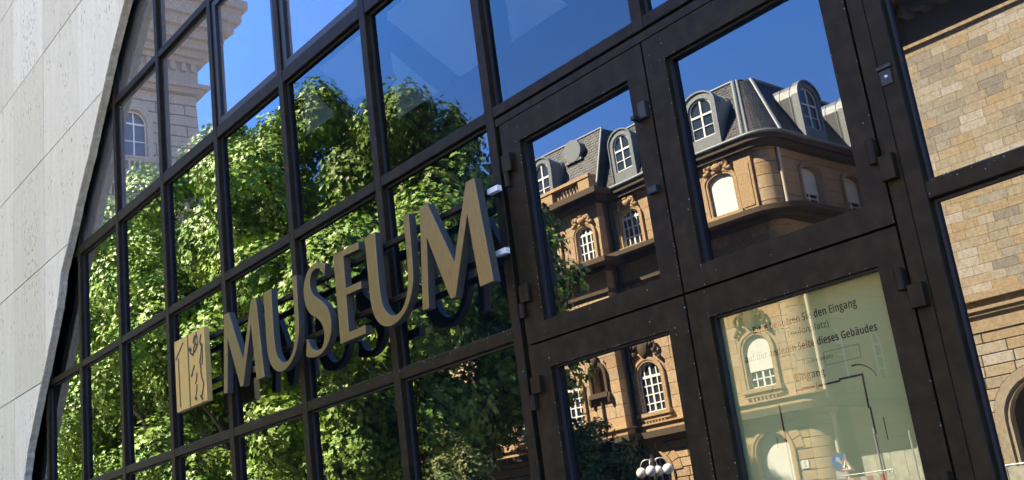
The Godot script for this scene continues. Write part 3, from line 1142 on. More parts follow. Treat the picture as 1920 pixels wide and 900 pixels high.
func dormer(node: Node3D, s: float, h0: float, w: float, hh: float, z: float, depth: float, t := Transform3D(), blind := 0.0) -> void:
	# a zinc dormer with a round hood; the window stands in its front
	var out := opening(s, h0, w + 0.34, hh + 0.2, (w + 0.34) * 0.42)
	var inn := opening(s, h0 + 0.5, w, hh - 0.5, w * 0.44)
	var g := Geo.new()
	var g_in := PackedVector2Array(inn)
	g.ring(g_in, out, z - 0.12, z, t)
	var rim := opening(s, h0, w + 0.42, hh + 0.26, (w + 0.42) * 0.42)
	g.ring(out, rim, z - 0.2, z + 0.05, t, false)
	for k in out.size() - 1:
		if k == 0:
			continue
		var a := out[k]
		var b := out[k + 1]
		g.quad(t * Vector3(a.x, a.y, z - 0.12), t * Vector3(b.x, b.y, z - 0.12), t * Vector3(b.x, b.y, z - depth), t * Vector3(a.x, a.y, z - depth), t.basis * Vector3((a.x + b.x) / 2 + s, (a.y + b.y) / 2 - h0 - hh * 0.5, 0))
	for q in [out[0], out[1]]:
		var top := h0 + hh + 0.2 - (w + 0.34) * 0.42
		g.quad(t * Vector3(q.x, q.y, z - 0.12), t * Vector3(q.x, top, z - 0.12), t * Vector3(q.x, top, z - depth), t * Vector3(q.x, q.y, z - depth), t.basis * Vector3(q.x + s, 0, 0))
	# standing seams on the hood
	for k in 3:
		var zz := z - 0.3 - k * 0.4
		if z - zz < depth:
			g.ring(out, Geo.inset(out, -0.02), zz - 0.012, zz + 0.012, t, false)
	var dm := put("dormer", g, M.zinc, node)
	# its window: frame and pane as sub-parts
	var o := inn
	g = Geo.new()
	g.ring(Geo.inset(o, 0.05), o, z - 0.1, z - 0.06, t)
	var mid := h0 + 0.5 + (hh - 0.5) * 0.58
	g.box(Vector3(-s - 0.03, h0 + 0.54, z - 0.1), Vector3(-s + 0.03, h0 + hh - 0.04, z - 0.063), t)
	g.box(Vector3(-s - w / 2 + 0.04, mid - 0.035, z - 0.1), Vector3(-s + w / 2 - 0.04, mid + 0.035, z - 0.061), t)
	g.box(Vector3(-s - w / 2 + 0.04, h0 + 0.5 + (hh - 0.5) * 0.28, z - 0.1), Vector3(-s + w / 2 - 0.04, h0 + 0.525 + (hh - 0.5) * 0.28, z - 0.066), t)
	put("window_frame", g, M.white, dm)
	g = Geo.new()
	g.prism(Geo.inset(o, 0.02), z - 0.118, z - 0.106, t)
	put("pane", g, M.window_glass, dm)


func house_frame(x: float, z: float, yaw: float) -> Transform3D:
	# local x runs to the left as one looks at the house from the museum, local z points at the museum
	var a := deg_to_rad(yaw)
	return Transform3D(Basis(Vector3(-cos(a), 0, -sin(a)), Vector3.UP, Vector3(sin(a), 0, -cos(a))), Vector3(x, 0, z))


func band(g: Geo, s0: float, s1: float, h0: float, h1: float, z0: float, z1: float, t := Transform3D()) -> void:
	g.box(Vector3(-s1, h0, z0), Vector3(-s0, h1, z1), t)


func build_corner_house() -> void:
	var n := thing("corner_house", "brown sandstone corner house with slate mansard roof and round-hooded dormers, mirrored in the doors", "house", house_frame(-9.5, 24.92, 3.5))
	var g: Geo
	# inner body, so that no light leaks through
	g = Geo.new()
	g.box(Vector3(0.95, 0.0, -11.8), Vector3(15.9, 13.0, -0.31))
	g.box(Vector3(0.71, 0.0, -11.8), Vector3(0.949, 13.0, -0.86))
	put("house_core", g, M.mortar, n)
	# openings: [s, h0, w, height, rise, columns, rows, blind, crest height]
	var main := [[-6.5, 10.83, 1.0, 1.36, 0.28, 4, 3, 0.0, 0.35], [-2.3, 10.9, 0.98, 1.38, 0.28, 4, 3, 1.0, 0.35],
		[-6.62, 4.86, 1.06, 1.74, 0.5, 4, 4, 0.0, 0.85], [-2.06, 4.9, 0.98, 1.68, 0.48, 4, 4, 0.68, 0.85]]
	var arches := [[-6.95, 0.9, 1.25, 2.52, 0.62], [-2.1, 0.2, 1.2, 3.3, 0.6]]
	var holes := []
	for w in main:
		holes.append(opening(w[0], w[1], w[2], w[3], w[4]))
	var low := []
	for w in arches:
		low.append(opening(w[0], w[1], w[2], w[3], w[4], 0.02))
	# facing of the recessed front between the projecting bay and the corner
	stones(n, Rect2(0.75, 4.45, 0.198, 4.97), [], 0.42, 1.05, 0.007, -0.3, 0.0, M.warm, Transform3D(), 0.006, "stone", 20)
	stones(n, Rect2(0.95, 4.45, 6.5, 8.4), holes, 0.42, 1.05, 0.007, -0.3, 0.0, M.warm, Transform3D(), 0.006, "stone", 170)
	stones(n, Rect2(0.75, 0.0, 6.7, 3.8), low, 0.317, 0.95, 0.014, -0.3, 0.05, M.warm, Transform3D(), 0.006, "rusticated_stone", 110, 0.012)
	for w in main:
		surround(n, w[0], w[1], w[2], w[3], w[4], 0.17, 0.006, 0.1, M.warm_trim)
		window(n, w[0], w[1], w[2], w[3], w[4], -0.06, w[5], w[6], w[7])
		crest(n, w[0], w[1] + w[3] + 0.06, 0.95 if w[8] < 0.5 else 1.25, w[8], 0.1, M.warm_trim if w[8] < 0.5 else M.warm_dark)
	for w in arches:
		surround(n, w[0], w[1], w[2], w[3], w[4], 0.16, 0.01, 0.13, M.warm_trim, Transform3D(), false)
		window(n, w[0], w[1], w[2], w[3], w[4], -0.17, 4, 3, 0.72 if w[0] > -3.0 else 0.0)
		g = Geo.new()
		# voussoirs and key
		for k in 9:
			var a0 := PI * k / 9.0 + 0.012
			var a1 := PI * (k + 1) / 9.0 - 0.012
			var c := Vector2(-w[0], w[1] + w[3] - w[4])
			var r0: float = w[2] / 2 + 0.17
			var r1: float = r0 + (0.5 if k == 4 else 0.34)
			g.prism(PackedVector2Array([c + Vector2.from_angle(a0) * r0, c + Vector2.from_angle(a1) * r0, c + Vector2.from_angle(a1) * r1, c + Vector2.from_angle(a0) * r1]), 0.02, 0.15 if k == 4 else 0.085, Transform3D(), 0.012)
		put("voussoirs", g, M.warm_trim, n)
	# cornices and string courses run from the bay to the rounded corner
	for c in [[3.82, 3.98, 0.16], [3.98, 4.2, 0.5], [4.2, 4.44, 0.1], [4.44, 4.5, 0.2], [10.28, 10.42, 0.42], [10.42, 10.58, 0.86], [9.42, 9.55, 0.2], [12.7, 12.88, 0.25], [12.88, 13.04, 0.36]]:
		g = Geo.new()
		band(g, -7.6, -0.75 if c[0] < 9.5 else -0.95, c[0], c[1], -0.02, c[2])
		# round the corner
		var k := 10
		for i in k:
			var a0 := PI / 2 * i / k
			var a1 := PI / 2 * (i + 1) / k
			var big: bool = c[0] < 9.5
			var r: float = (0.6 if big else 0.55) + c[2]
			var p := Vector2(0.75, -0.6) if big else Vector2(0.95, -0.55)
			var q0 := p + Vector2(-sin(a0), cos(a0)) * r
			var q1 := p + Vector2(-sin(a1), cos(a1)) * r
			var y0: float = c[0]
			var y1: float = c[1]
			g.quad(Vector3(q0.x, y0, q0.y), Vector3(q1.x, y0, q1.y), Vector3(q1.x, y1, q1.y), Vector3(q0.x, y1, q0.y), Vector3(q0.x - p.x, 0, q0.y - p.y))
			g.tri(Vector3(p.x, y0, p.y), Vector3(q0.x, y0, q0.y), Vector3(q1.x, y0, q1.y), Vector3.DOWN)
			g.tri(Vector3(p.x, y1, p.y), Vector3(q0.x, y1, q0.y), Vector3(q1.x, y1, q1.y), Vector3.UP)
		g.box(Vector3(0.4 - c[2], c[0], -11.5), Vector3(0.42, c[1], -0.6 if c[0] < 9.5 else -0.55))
		put("cornice", g, M.warm_dark if c[0] > 9.0 or c[1] == 4.2 else M.warm_trim, n)  # dark colour deepens the shade under the overhanging courses
	# small balusters under the sills of the first floor
	for w in [main[2], main[3]]:
		g = Geo.new()
		for k in 7:
			g.tube([Vector3(-w[0] - 0.42 + k * 0.14, 4.52, 0.06), Vector3(-w[0] - 0.42 + k * 0.14, 4.58, 0.06), Vector3(-w[0] - 0.42 + k * 0.14, 4.7, 0.06)], [0.03, 0.05, 0.028], 6)
		put("balusters", g, M.warm_trim, n)
	# the rounded corner: one curved block per course
	var y := 0.0
	var course := 0
	while y < 12.85:
		var ch := 0.317 if y < 3.8 else 0.42
		var rr := 0.66 if y < 3.8 else (0.6 if y < 9.3 else 0.55)
		g = Geo.new()
		for i in 9:
			var a0 := PI / 2 * i / 9
			var a1 := PI / 2 * (i + 1) / 9
			var p := Vector2(0.75, -0.6) if y < 9.3 else Vector2(0.95, -0.55)
			var d0 := Vector2(-sin(a0), cos(a0))
			var d1 := Vector2(-sin(a1), cos(a1))
			var q := [p + d0 * rr, p + d1 * rr, p + d1 * (rr - 0.3), p + d0 * (rr - 0.3)]
			var y0 := y + 0.009
			var y1 := y + ch - 0.009
			g.tri_n(Vector3(q[0].x, y0, q[0].y), Vector3(q[1].x, y0, q[1].y), Vector3(q[1].x, y1, q[1].y), Vector3(d0.x, 0, d0.y), Vector3(d1.x, 0, d1.y), Vector3(d1.x, 0, d1.y))
			g.tri_n(Vector3(q[0].x, y0, q[0].y), Vector3(q[1].x, y1, q[1].y), Vector3(q[0].x, y1, q[0].y), Vector3(d0.x, 0, d0.y), Vector3(d1.x, 0, d1.y), Vector3(d0.x, 0, d0.y))
			for yy in [[y0, -1.0], [y1, 1.0]]:
				g.quad(Vector3(q[0].x, yy[0], q[0].y), Vector3(q[1].x, yy[0], q[1].y), Vector3(q[2].x, yy[0], q[2].y), Vector3(q[3].x, yy[0], q[3].y), Vector3(0, yy[1], 0))
		put("corner_stone", g, M.warm[rng.randi() % 4], n)
		y += ch
		course += 1
	# the lower drum is capped where the upper storey sets back
	g = Geo.new()
	for i in 12:
		var a0 := PI / 2 * i / 12
		var a1 := PI / 2 * (i + 1) / 12
		g.tri(Vector3(0.75, 9.56, -0.6), Vector3(0.75 - sin(a0) * 0.75, 9.56, -0.6 + cos(a0) * 0.75), Vector3(0.75 - sin(a1) * 0.75, 9.56, -0.6 + cos(a1) * 0.75), Vector3.UP)
	g.box(Vector3(0.15, 0.0, -1.6), Vector3(0.41, 9.55, -0.61))
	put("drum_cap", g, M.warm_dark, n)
	# pilaster and pale downpipe at the corner, dark downpipe beside the bay
	g = Geo.new()
	band(g, -1.66, -1.02, 10.6, 12.5, 0.0, 0.09)
	band(g, -1.56, -1.12, 10.9, 12.3, 0.0905, 0.115)
	put("pilaster", g, M.warm_trim, n)
	g = Geo.new()
	g.tube([Vector3(0.12, 0.0, -0.35), Vector3(0.12, 9.4, -0.35)], [0.07], 8)
	g.tube([Vector3(0.33, 10.6, -0.5), Vector3(0.33, 12.65, -0.5)], [0.06], 8)
	put("downpipe", g, M.pipe_pale, n)
	g = Geo.new()
	g.tube([Vector3(7.33, 0.0, 0.1), Vector3(7.33, 12.8, 0.1)], [0.065], 8)
	for h in [1.5, 3.5, 5.6, 6.3, 8.5]:
		g.box(Vector3(7.24, h, 0.02), Vector3(7.42, h + 0.08, 0.18))
	put("downpipe", g, M.pipe, n)
	# side street front (in shade): plain wall with windows
	var side := Transform3D(Basis(Vector3(0, 0, 1), Vector3.UP, Vector3(-1, 0, 0)), Vector3(0.4, 0, -0.55))
	var sw := []
	for k in 3:
		sw.append([1.7 + k * 2.5, 10.8, 1.05, 1.45, 0.2])
		sw.append([1.7 + k * 2.5, 4.9, 1.0, 1.7, 0.48])
	var sholes := []
	for w in sw:
		sholes.append(opening(w[0], w[1], w[2], w[3], w[4]))
	stones(n, Rect2(-10.3, 0.0, 10.3, 12.85), sholes, 0.43, 1.3, 0.008, -0.3, 0.0, M.warm, side, 0.004, "side_stone", 0)
	for w in sw:
		window(n, w[0], w[1], w[2], w[3], w[4], -0.15, 2, 3, 0.0 if w[1] < 9.0 else 0.62, side)
		surround(n, w[0], w[1], w[2], w[3], w[4], 0.15, 0.004, 0.08, M.warm_trim, side)
	# mansard over the recessed front
	slates(n, Vector3(0.95, 13.06, 0.3), Vector3(7.5, 13.06, 0.3), Vector3(7.5, 15.7, -1.15), Vector3(1.9, 15.7, -1.15))
	# rounded slate corner between two lead hips
	g = Geo.new()
	for r in 18:
		for i in 10:
			var a0 := PI / 2 * i / 10
			var a1 := PI / 2 * (i + 1) / 10 - 0.01
			var u0 := r / 18.0
			var u1 := minf((r + 1.2) / 18.0, 1.0)
			var p0 := Vector2(0.95, -0.55).lerp(Vector2(1.9, -1.57), u0)
			var p1 := Vector2(0.95, -0.55).lerp(Vector2(1.9, -1.57), u1)
			var r0 := lerpf(0.86, 0.42, u0) + 0.02
			var r1 := lerpf(0.86, 0.42, u1)
			var h0 := lerpf(13.06, 15.7, u0)
			var h1 := lerpf(13.06, 15.7, u1)
			var q := rng.randf_range(0.024, 0.05)
			g.tint = Color(q, q, q * 1.04)
			g.quad(Vector3(p0.x - sin(a0) * r0, h0, p0.y + cos(a0) * r0), Vector3(p0.x - sin(a1) * r0, h0, p0.y + cos(a1) * r0), Vector3(p1.x - sin(a1) * r1, h1, p1.y + cos(a1) * r1), Vector3(p1.x - sin(a0) * r1, h1, p1.y + cos(a0) * r1), Vector3(-sin(a0), 0.6, cos(a0)))
	tag(put("slates", g, M.slate, n, true), "", "", "", "stuff")
	g = Geo.new()
	g.tube([Vector3(0.98, 13.06, 0.32), Vector3(1.92, 15.72, -1.13)], [0.085], 8)
	g.tube([Vector3(0.78, 13.06, 0.32), Vector3(1.76, 15.72, -1.14)], [0.05], 8)
	g.tube([Vector3(0.08, 13.06, -0.55), Vector3(1.47, 15.72, -1.57)], [0.085], 8)
	put("lead_hip", g, M.zinc, n)
	# gutter and top capping
	g = Geo.new()
	g.tube([Vector3(0.95, 13.1, 0.38), Vector3(7.0, 13.1, 0.38)], [0.07], 8)
	var arc := []
	for i in 11:
		var a := PI / 2 * i / 10
		arc.append(Vector3(0.95 - sin(a) * 0.93, 13.1, -0.55 + cos(a) * 0.93))
	g.tube(arc, [0.07], 8)
	g.tube([Vector3(0.02, 13.1, -0.55), Vector3(0.02, 13.1, -11.5)], [0.07], 8)
	put("gutter", g, M.zinc, n)
	g = Geo.new()
	g.tube([Vector3(1.9, 15.74, -1.15), Vector3(7.6, 15.74, -1.15)], [0.06], 8)
	g.tube([Vector3(1.48, 15.74, -1.57), Vector3(1.48, 15.74, -11.0)], [0.06], 8)
	put("ridge_capping", g, M.zinc, n)
	# side slope and the low zinc roof on top
	slates(n, Vector3(0.09, 13.06, -11.5), Vector3(0.09, 13.06, -0.55), Vector3(1.48, 15.7, -1.57), Vector3(1.48, 15.7, -11.5), 0.24, 0.16)
	g = Geo.new()
	g.quad(Vector3(1.6, 15.7, -1.16), Vector3(8.5, 15.7, -1.16), Vector3(8.5, 15.9, -5.0), Vector3(2.4, 15.9, -5.0), Vector3.UP)
	g.quad(Vector3(1.6, 15.7, -1.16), Vector3(1.6, 15.7, -11.5), Vector3(2.4, 15.9, -11.5), Vector3(2.4, 15.9, -5.0), Vector3.UP)
	g.quad(Vector3(2.4, 15.9, -5.0), Vector3(8.5, 15.9, -5.0), Vector3(8.5, 15.9, -11.5), Vector3(2.4, 15.9, -11.5), Vector3.UP)
	put("zinc_roof", g, M.zinc, n)
	# dormers: two over the front, two over the side street
	dormer(n, -6.1, 13.08, 0.88, 1.9, 0.3, 1.4)
	dormer(n, -2.4, 13.08, 0.88, 1.94, 0.3, 1.4)
	dormer(n, 2.1, 13.08, 1.0, 2.0, 0.3, 1.5, side)
	dormer(n, 4.9, 13.08, 1.0, 2.0, 0.3, 1.5, side)
	dormer(n, 7.9, 13.08, 1.0, 2.0, 0.3, 1.5, side)
	# white number plate beside the arch
	g = Geo.new()
	g.box(Vector3(0.98, 2.28, 0.06), Vector3(1.22, 2.52, 0.075))
	put("number_plate", g, M.white, n)
	lettering("house_number", "2", 1.05, 1.15, 2.32, 0.16, 0.076, M.ink, n, 700)

	# the projecting bay on the left
	var z := 0.7
	var t := Transform3D(Basis(), Vector3(0, 0, z))
	var bayw := [[-9.97, 10.62, 0.84, 1.34, 0.3, 4, 3, 0.0, 0.35], [-8.2, 10.62, 0.84, 1.34, 0.3, 4, 3, 0.0, 0.35], [-9.78, 4.9, 0.9, 1.72, 0.45, 4, 4, 0.0, 0.0],
		[-12.6, 10.62, 0.84, 1.34, 0.3, 4, 3, 0.0, 0.35], [-12.6, 4.9, 0.9, 1.72, 0.45, 4, 4, 0.0, 0.0]]
	var bh := []
	for w in bayw:
		bh.append(opening(w[0], w[1], w[2], w[3], w[4]))
	var niche := opening(-8.42, 5.85, 0.62, 0.95, 0.31)
	bh.append(niche)
	g = Geo.new()
	g.box(Vector3(7.5, 0.0, -0.3), Vector3(15.9, 13.0, 0.35))
	put("bay_core", g, M.mortar, n)
	stones(n, Rect2(7.46, 4.45, 8.4, 8.6), bh, 0.43, 1.05, 0.007, -0.34, 0.0, M.warm, t, 0.006, "bay_stone", 190)
	stones(n, Rect2(7.46, 0.0, 8.4, 3.8), [], 0.317, 0.95, 0.014, -0.34, 0.05, M.warm, t, 0.006, "bay_rusticated_stone", 110, 0.012)
	for w in bayw:
		surround(n, w[0], w[1], w[2], w[3], w[4], 0.15, 0.006, 0.1, M.warm_trim, t)
		window(n, w[0], w[1], w[2], w[3], w[4], -0.06, w[5], w[6], w[7], t)
		if w[8] > 0.0:
			crest(n, w[0], w[1] + w[3] + 0.06, 0.9, w[8], 0.1, M.warm_trim, t)
	# oval niche with a carved frame and its bracket
	g = Geo.new()
	g.ring(niche, opening(-8.42, 5.85, 0.62, 0.95, 0.31, 0.12), 0.006, 0.12, t)
	g.box(Vector3(7.98, 5.66, 0.0), Vector3(8.86, 5.8, 0.2), t)
	g.sphere(Vector3(8.42, 6.98, 0.1), Vector3(0.14, 0.22, 0.12), 8, 6, t)
	for sd in [-1.0, 1.0]:
		g.sphere(Vector3(8.42 + sd * 0.46, 5.6, 0.1), Vector3(0.09, 0.22, 0.09), 8, 6, t)
	g.tube([t * Vector3(8.42, 5.6, 0.06), t * Vector3(8.42, 4.5, 0.06)], [0.045], 6)
	put("niche_frame", g, M.warm_dark, n)
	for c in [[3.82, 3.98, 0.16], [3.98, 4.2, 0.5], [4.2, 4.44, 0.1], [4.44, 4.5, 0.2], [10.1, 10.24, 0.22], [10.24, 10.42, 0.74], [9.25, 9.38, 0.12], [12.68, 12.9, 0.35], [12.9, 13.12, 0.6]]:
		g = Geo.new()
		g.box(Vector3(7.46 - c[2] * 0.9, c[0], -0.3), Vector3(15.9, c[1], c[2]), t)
		put("cornice", g, M.warm_dark if c[0] > 9.0 or c[1] == 4.2 else M.warm_trim, n)  # the bay's overhangs carry shade in their colour too
	# parapet: piers, rail and turned balusters
	g = Geo.new()
	for p in [[7.3, 7.85], [9.25, 9.9], [11.4, 12.0], [13.6, 14.2]]:
		g.box(Vector3(p[0], 13.12, 0.02), Vector3(p[1], 13.62, 0.42), t)
	g.box(Vector3(7.26, 13.62, 0.0), Vector3(15.9, 13.74, 0.46), t)
	put("parapet", g, M.warm_trim, n)
	for seg in [[7.95, 9.15], [10.0, 11.3], [12.1, 13.5]]:
		var k := int((seg[1] - seg[0]) / 0.17)
		for i in k:
			g = Geo.new()
			var x: float = seg[0] + 0.1 + i * 0.17
			g.tube([t * Vector3(x, 13.13, 0.22), t * Vector3(x, 13.24, 0.22), t * Vector3(x, 13.36, 0.22), t * Vector3(x, 13.61, 0.22)], [0.035, 0.07, 0.06, 0.032], 7)
			put("baluster", g, M.warm_trim, n)
	slates(n, t * Vector3(7.4, 13.14, -0.05), t * Vector3(15.9, 13.14, -0.1), t * Vector3(15.9, 16.05, -1.35), t * Vector3(7.75, 16.05, -1.35), 0.21, 0.15)
	slates(n, t * Vector3(7.4, 13.14, -3.0), t * Vector3(7.4, 13.14, -0.05), t * Vector3(7.75, 16.05, -1.35), t * Vector3(7.75, 16.05, -3.0), 0.21, 0.15)
	g = Geo.new()
	g.quad(t * Vector3(7.74, 16.04, -1.35), t * Vector3(15.9, 16.04, -1.35), t * Vector3(15.9, 16.04, -8), t * Vector3(7.74, 16.04, -8), Vector3.UP)
	g.tube([t * Vector3(7.72, 16.08, -1.35), t * Vector3(15.9, 16.08, -1.35)], [0.06], 8)
	g.tube([t * Vector3(7.4, 13.14, -0.05), t * Vector3(7.75, 16.05, -1.35)], [0.05], 8)
	put("zinc_roof", g, M.zinc, n)
	dormer(n, -10.1, 13.2, 0.84, 2.0, 0.02, 1.2, t)
	dormer(n, -12.9, 13.2, 0.84, 2.0, 0.02, 1.2, t)
	# round zinc vent above
	g = Geo.new()
	g.tube([t * Vector3(8.93, 15.42, -0.75), t * Vector3(8.93, 15.42, -1.5)], [0.42], 16)
	g.tube([t * Vector3(8.93, 15.42, -0.7), t * Vector3(8.93, 15.42, -0.8)], [0.47], 16)
	g.box(Vector3(8.5, 14.95, -1.1), Vector3(9.4, 15.05, -0.72), t)
	put("roof_vent", g, M.zinc, n)


func build_terrace() -> void:
	# two plain rendered houses that carry the street on behind the trees
	var k := 0
	for spec in [["cream rendered terrace house next to the corner house, glimpsed between the trees", -25.7, 12.6, 0.0], ["taller ochre rendered terrace house farther down the street, glimpsed behind the trees", -41.0, 14.5, 1.0]]:
		var n := thing("terrace_house", spec[0], "house", house_frame(spec[1], 25.9 + spec[3] * 0.5, 3.5), "terrace houses behind the trees")
		var wide := 15.0
		var hh: float = spec[2]
		var m: Material = M.warm[2] if k == 0 else M.yellow[3]
		var g := Geo.new()
		g.box(Vector3(0.0, 0.0, -10), Vector3(wide, hh, -0.31))
		put("house_core", g, M.mortar, n)
		var holes := []
		var spots := []
		for c in 5:
			for f in 3:
				spots.append([-1.6 - c * 2.9, 1.1 + f * 3.9, 1.15, 2.0, 0.2])
		for w in spots:
			holes.append(opening(w[0], w[1], w[2], w[3], w[4]))
		stones(n, Rect2(0.0, 0.0, wide, hh), holes, 0.5, 1.6, 0.002, -0.3, 0.0, [m, m, m], Transform3D(), 0.001, "wall", 0)
		for w in spots:
			surround(n, w[0], w[1], w[2], w[3], w[4], 0.14, 0.004, 0.07, M.warm_trim)
			window(n, w[0], w[1], w[2], w[3], w[4], -0.17, 2, 3)
		g = Geo.new()
		g.box(Vector3(-0.05, hh, -10), Vector3(wide + 0.05, hh + 0.35, 0.45))
		put("cornice", g, M.warm_trim, n)
		slates(n, Vector3(0, hh + 0.36, 0.2), Vector3(wide, hh + 0.36, 0.2), Vector3(wide, hh + 3.4, -4.5), Vector3(0, hh + 3.4, -4.5), 0.4, 0.3)
		k += 1


func build_yellow_house() -> void:
	var n := thing("yellow_house", "plain yellow sandstone block house with deep cornice darkened for shade, mirrored right of the doors", "house", house_frame(-5.0, 26.92, 1.5))
	var g := Geo.new()
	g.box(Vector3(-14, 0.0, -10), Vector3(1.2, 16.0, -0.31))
	put("house_core", g, M.warm_dark, n)  # dark so the end wall throws little light into the side street
	var arch := opening(1.14, 0.0, 2.1, 3.75, 1.05)
	var hole := opening(1.14, 0.0, 2.1, 3.75, 1.05, 0.42)
	# plain ashlar above, rusticated courses below; beyond what the panes show the wall goes on as one piece
	stones(n, Rect2(-3.7, 6.42, 4.92, 8.0), [], 0.267, 0.62, 0.004, -0.3, 0.0, M.yellow, Transform3D(), 0.004, "stone", 300)
	stones(n, Rect2(-3.7, 0.0, 4.92, 5.3), [hole], 0.33, 1.05, 0.012, -0.3, 0.03, M.yellow, Transform3D(), 0.004, "rusticated_stone", 140, 0.014)
	g = Geo.new()
	g.box(Vector3(-14, 0.0, -0.3), Vector3(-3.71, 14.42, -0.004))
	put("wall", g, M.yellow[4], n)
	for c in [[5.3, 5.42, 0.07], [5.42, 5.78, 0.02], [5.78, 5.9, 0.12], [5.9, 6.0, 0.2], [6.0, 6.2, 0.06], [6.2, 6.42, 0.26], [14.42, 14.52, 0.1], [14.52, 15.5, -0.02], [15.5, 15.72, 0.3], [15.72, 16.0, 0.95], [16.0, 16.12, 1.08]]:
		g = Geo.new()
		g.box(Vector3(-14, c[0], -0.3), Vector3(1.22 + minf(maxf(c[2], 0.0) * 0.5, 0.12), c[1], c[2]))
		put("cornice", g, M.warm_dark if c[0] > 14.5 and c[0] < 16.0 else M.yellow[4], n)  # frieze and soffit courses coloured as if already in shadow
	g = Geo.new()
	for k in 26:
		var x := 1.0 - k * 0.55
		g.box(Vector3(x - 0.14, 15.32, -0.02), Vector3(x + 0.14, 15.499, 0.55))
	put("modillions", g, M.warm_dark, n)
	# arched doorway: moulded frame, dark door
	g = Geo.new()
	for q in [[0.0, 0.12, 0.02], [0.12, 0.26, 0.1], [0.26, 0.41, 0.055]]:
		var a := opening(1.14, 0.0, 2.1, 3.75, 1.05, q[0])
		var b := opening(1.14, 0.0, 2.1, 3.75, 1.05, q[1])
		a[0].y = 0.0; a[1].y = 0.0; b[0].y = 0.0; b[1].y = 0.0
		g.ring(a, b, -0.3, q[2])
	put("arch_frame", g, M.yellow[3], n)
	g = Geo.new()
	g.prism(arch, -0.3, -0.27)
	put("door", g, mat(lin(0.055, 0.05, 0.035), 0.6), n)
	# blue house number plate
	g = Geo.new()
	g.bar(Vector3(0.64, 2.2, 0.04), Vector3(0.92, 2.47, 0.055), 0.006)
	put("number_plate", g, M.navy, n)
	lettering("house_number", "13", 0.68, 0.88, 2.255, 0.16, 0.056, M.white, n, 700)


func build_tower_house() -> void:
	# stands across the far end of the street, its shaded front turned this way
	var t := Transform3D(Basis(Vector3(0, 0, -1), Vector3.UP, Vector3(1, 0, 0)), Vector3(-45, 0, 21.0))
	var n := thing("tower_house", "tall grey stone house with a heavy cornice and arched window at the street's end", "house", t)
	# local x = 21.0 - z: 0 at the corner nearest the houses opposite, growing towards the museum side
	var g := Geo.new()
	g.box(Vector3(0.3, 0, -12), Vector3(14, 35, -0.36))
	put("house_core", g, M.grey_stone[0], n)
	var wins := [[-3.75, 23.95, 1.5, 2.85, 0.75], [-8.4, 23.95, 1.5, 2.85, 0.75], [-3.75, 16.0, 1.5, 3.0, 0.75], [-8.4, 16.0, 1.5, 3.0, 0.75]]
	var holes := []
	for w in wins:
		holes.append(opening(w[0], w[1], w[2], w[3], w[4]))
	stones(n, Rect2(0, 0, 13, 28.2), holes, 0.66, 1.7, 0.03, -0.35, 0.0, M.grey_stone, Transform3D(), 0.02, "stone", 300, 0.03)
	g = Geo.new()
	g.box(Vector3(0.0, 0, -12), Vector3(0.299, 28.2, -0.36))
	put("side_wall", g, M.grey_stone[1], n)
	for w in wins:
		surround(n, w[0], w[1], w[2], w[3], w[4], 0.35, 0.03, 0.2, M.grey_stone[2])
		window(n, w[0], w[1], w[2], w[3], w[4], -0.2, 2, 2)
	for c in [[22.2, 22.6, 0.3], [22.6, 23.0, 0.55], [28.2, 28.5, 0.35], [28.5, 28.75, 0.6], [28.75, 30.1, 0.12], [30.1, 30.4, 0.4], [30.4, 30.8, 0.7], [30.8, 31.3, 1.05], [31.3, 31.9, 1.4], [31.9, 32.5, 1.75], [32.5, 33.3, 2.05], [33.3, 33.8, 2.35], [33.8, 36.6, 0.0]]:
		g = Geo.new()
		g.box(Vector3(-c[2] + (1.0 if c[2] == 0.0 else 0.0), c[0], -12), Vector3(14, c[1], c[2]))
		put("cornice", g, M.grey_stone[1], n)
	g = Geo.new()
	for k in 16:
		g.box(Vector3(k * 0.62 + 0.1, 29.6, 0.1), Vector3(k * 0.62 + 0.38, 30.09, 0.34))
	put("consoles", g, M.grey_stone[1], n)
	g = Geo.new()
	for k in 6:
		g.box(Vector3(2.9 + k * 0.3, 23.05, 0.1), Vector3(3.03 + k * 0.3, 23.7, 0.22))
	put("balusters", g, M.grey_stone[2], n)


# ---------------------------------------------------------------- trees
func leaf_shape(g: Geo, t: Transform3D, size: float, c: Color) -> void:
	# five pointed lobes, folded along the middle rib
	var o := [Vector2(0, 0.0), Vector2(0.42, 0.02), Vector2(0.24, 0.26), Vector2(0.55, 0.52), Vector2(0.2, 0.56), Vector2(0.0, 1.0)]
	g.tint = c
	for side in [1.0, -1.0]:
		var q := []
		for p in o:
			q.append(t * (Vector3(p.x * side, absf(p.x) * 0.22 - p.y * p.y * 0.14, p.y) * size))
		var mid := t * (Vector3(0, -0.03, 0.5) * size)
		var up := t.basis.y
		g.tri(q[0], q[1], q[2], up)
		g.tri(q[0], q[2], mid, up)
		g.tri(q[2], q[3], q[4], up)
		g.tri(q[2], q[4], mid, up)
		g.tri(mid, q[4], q[5], up)


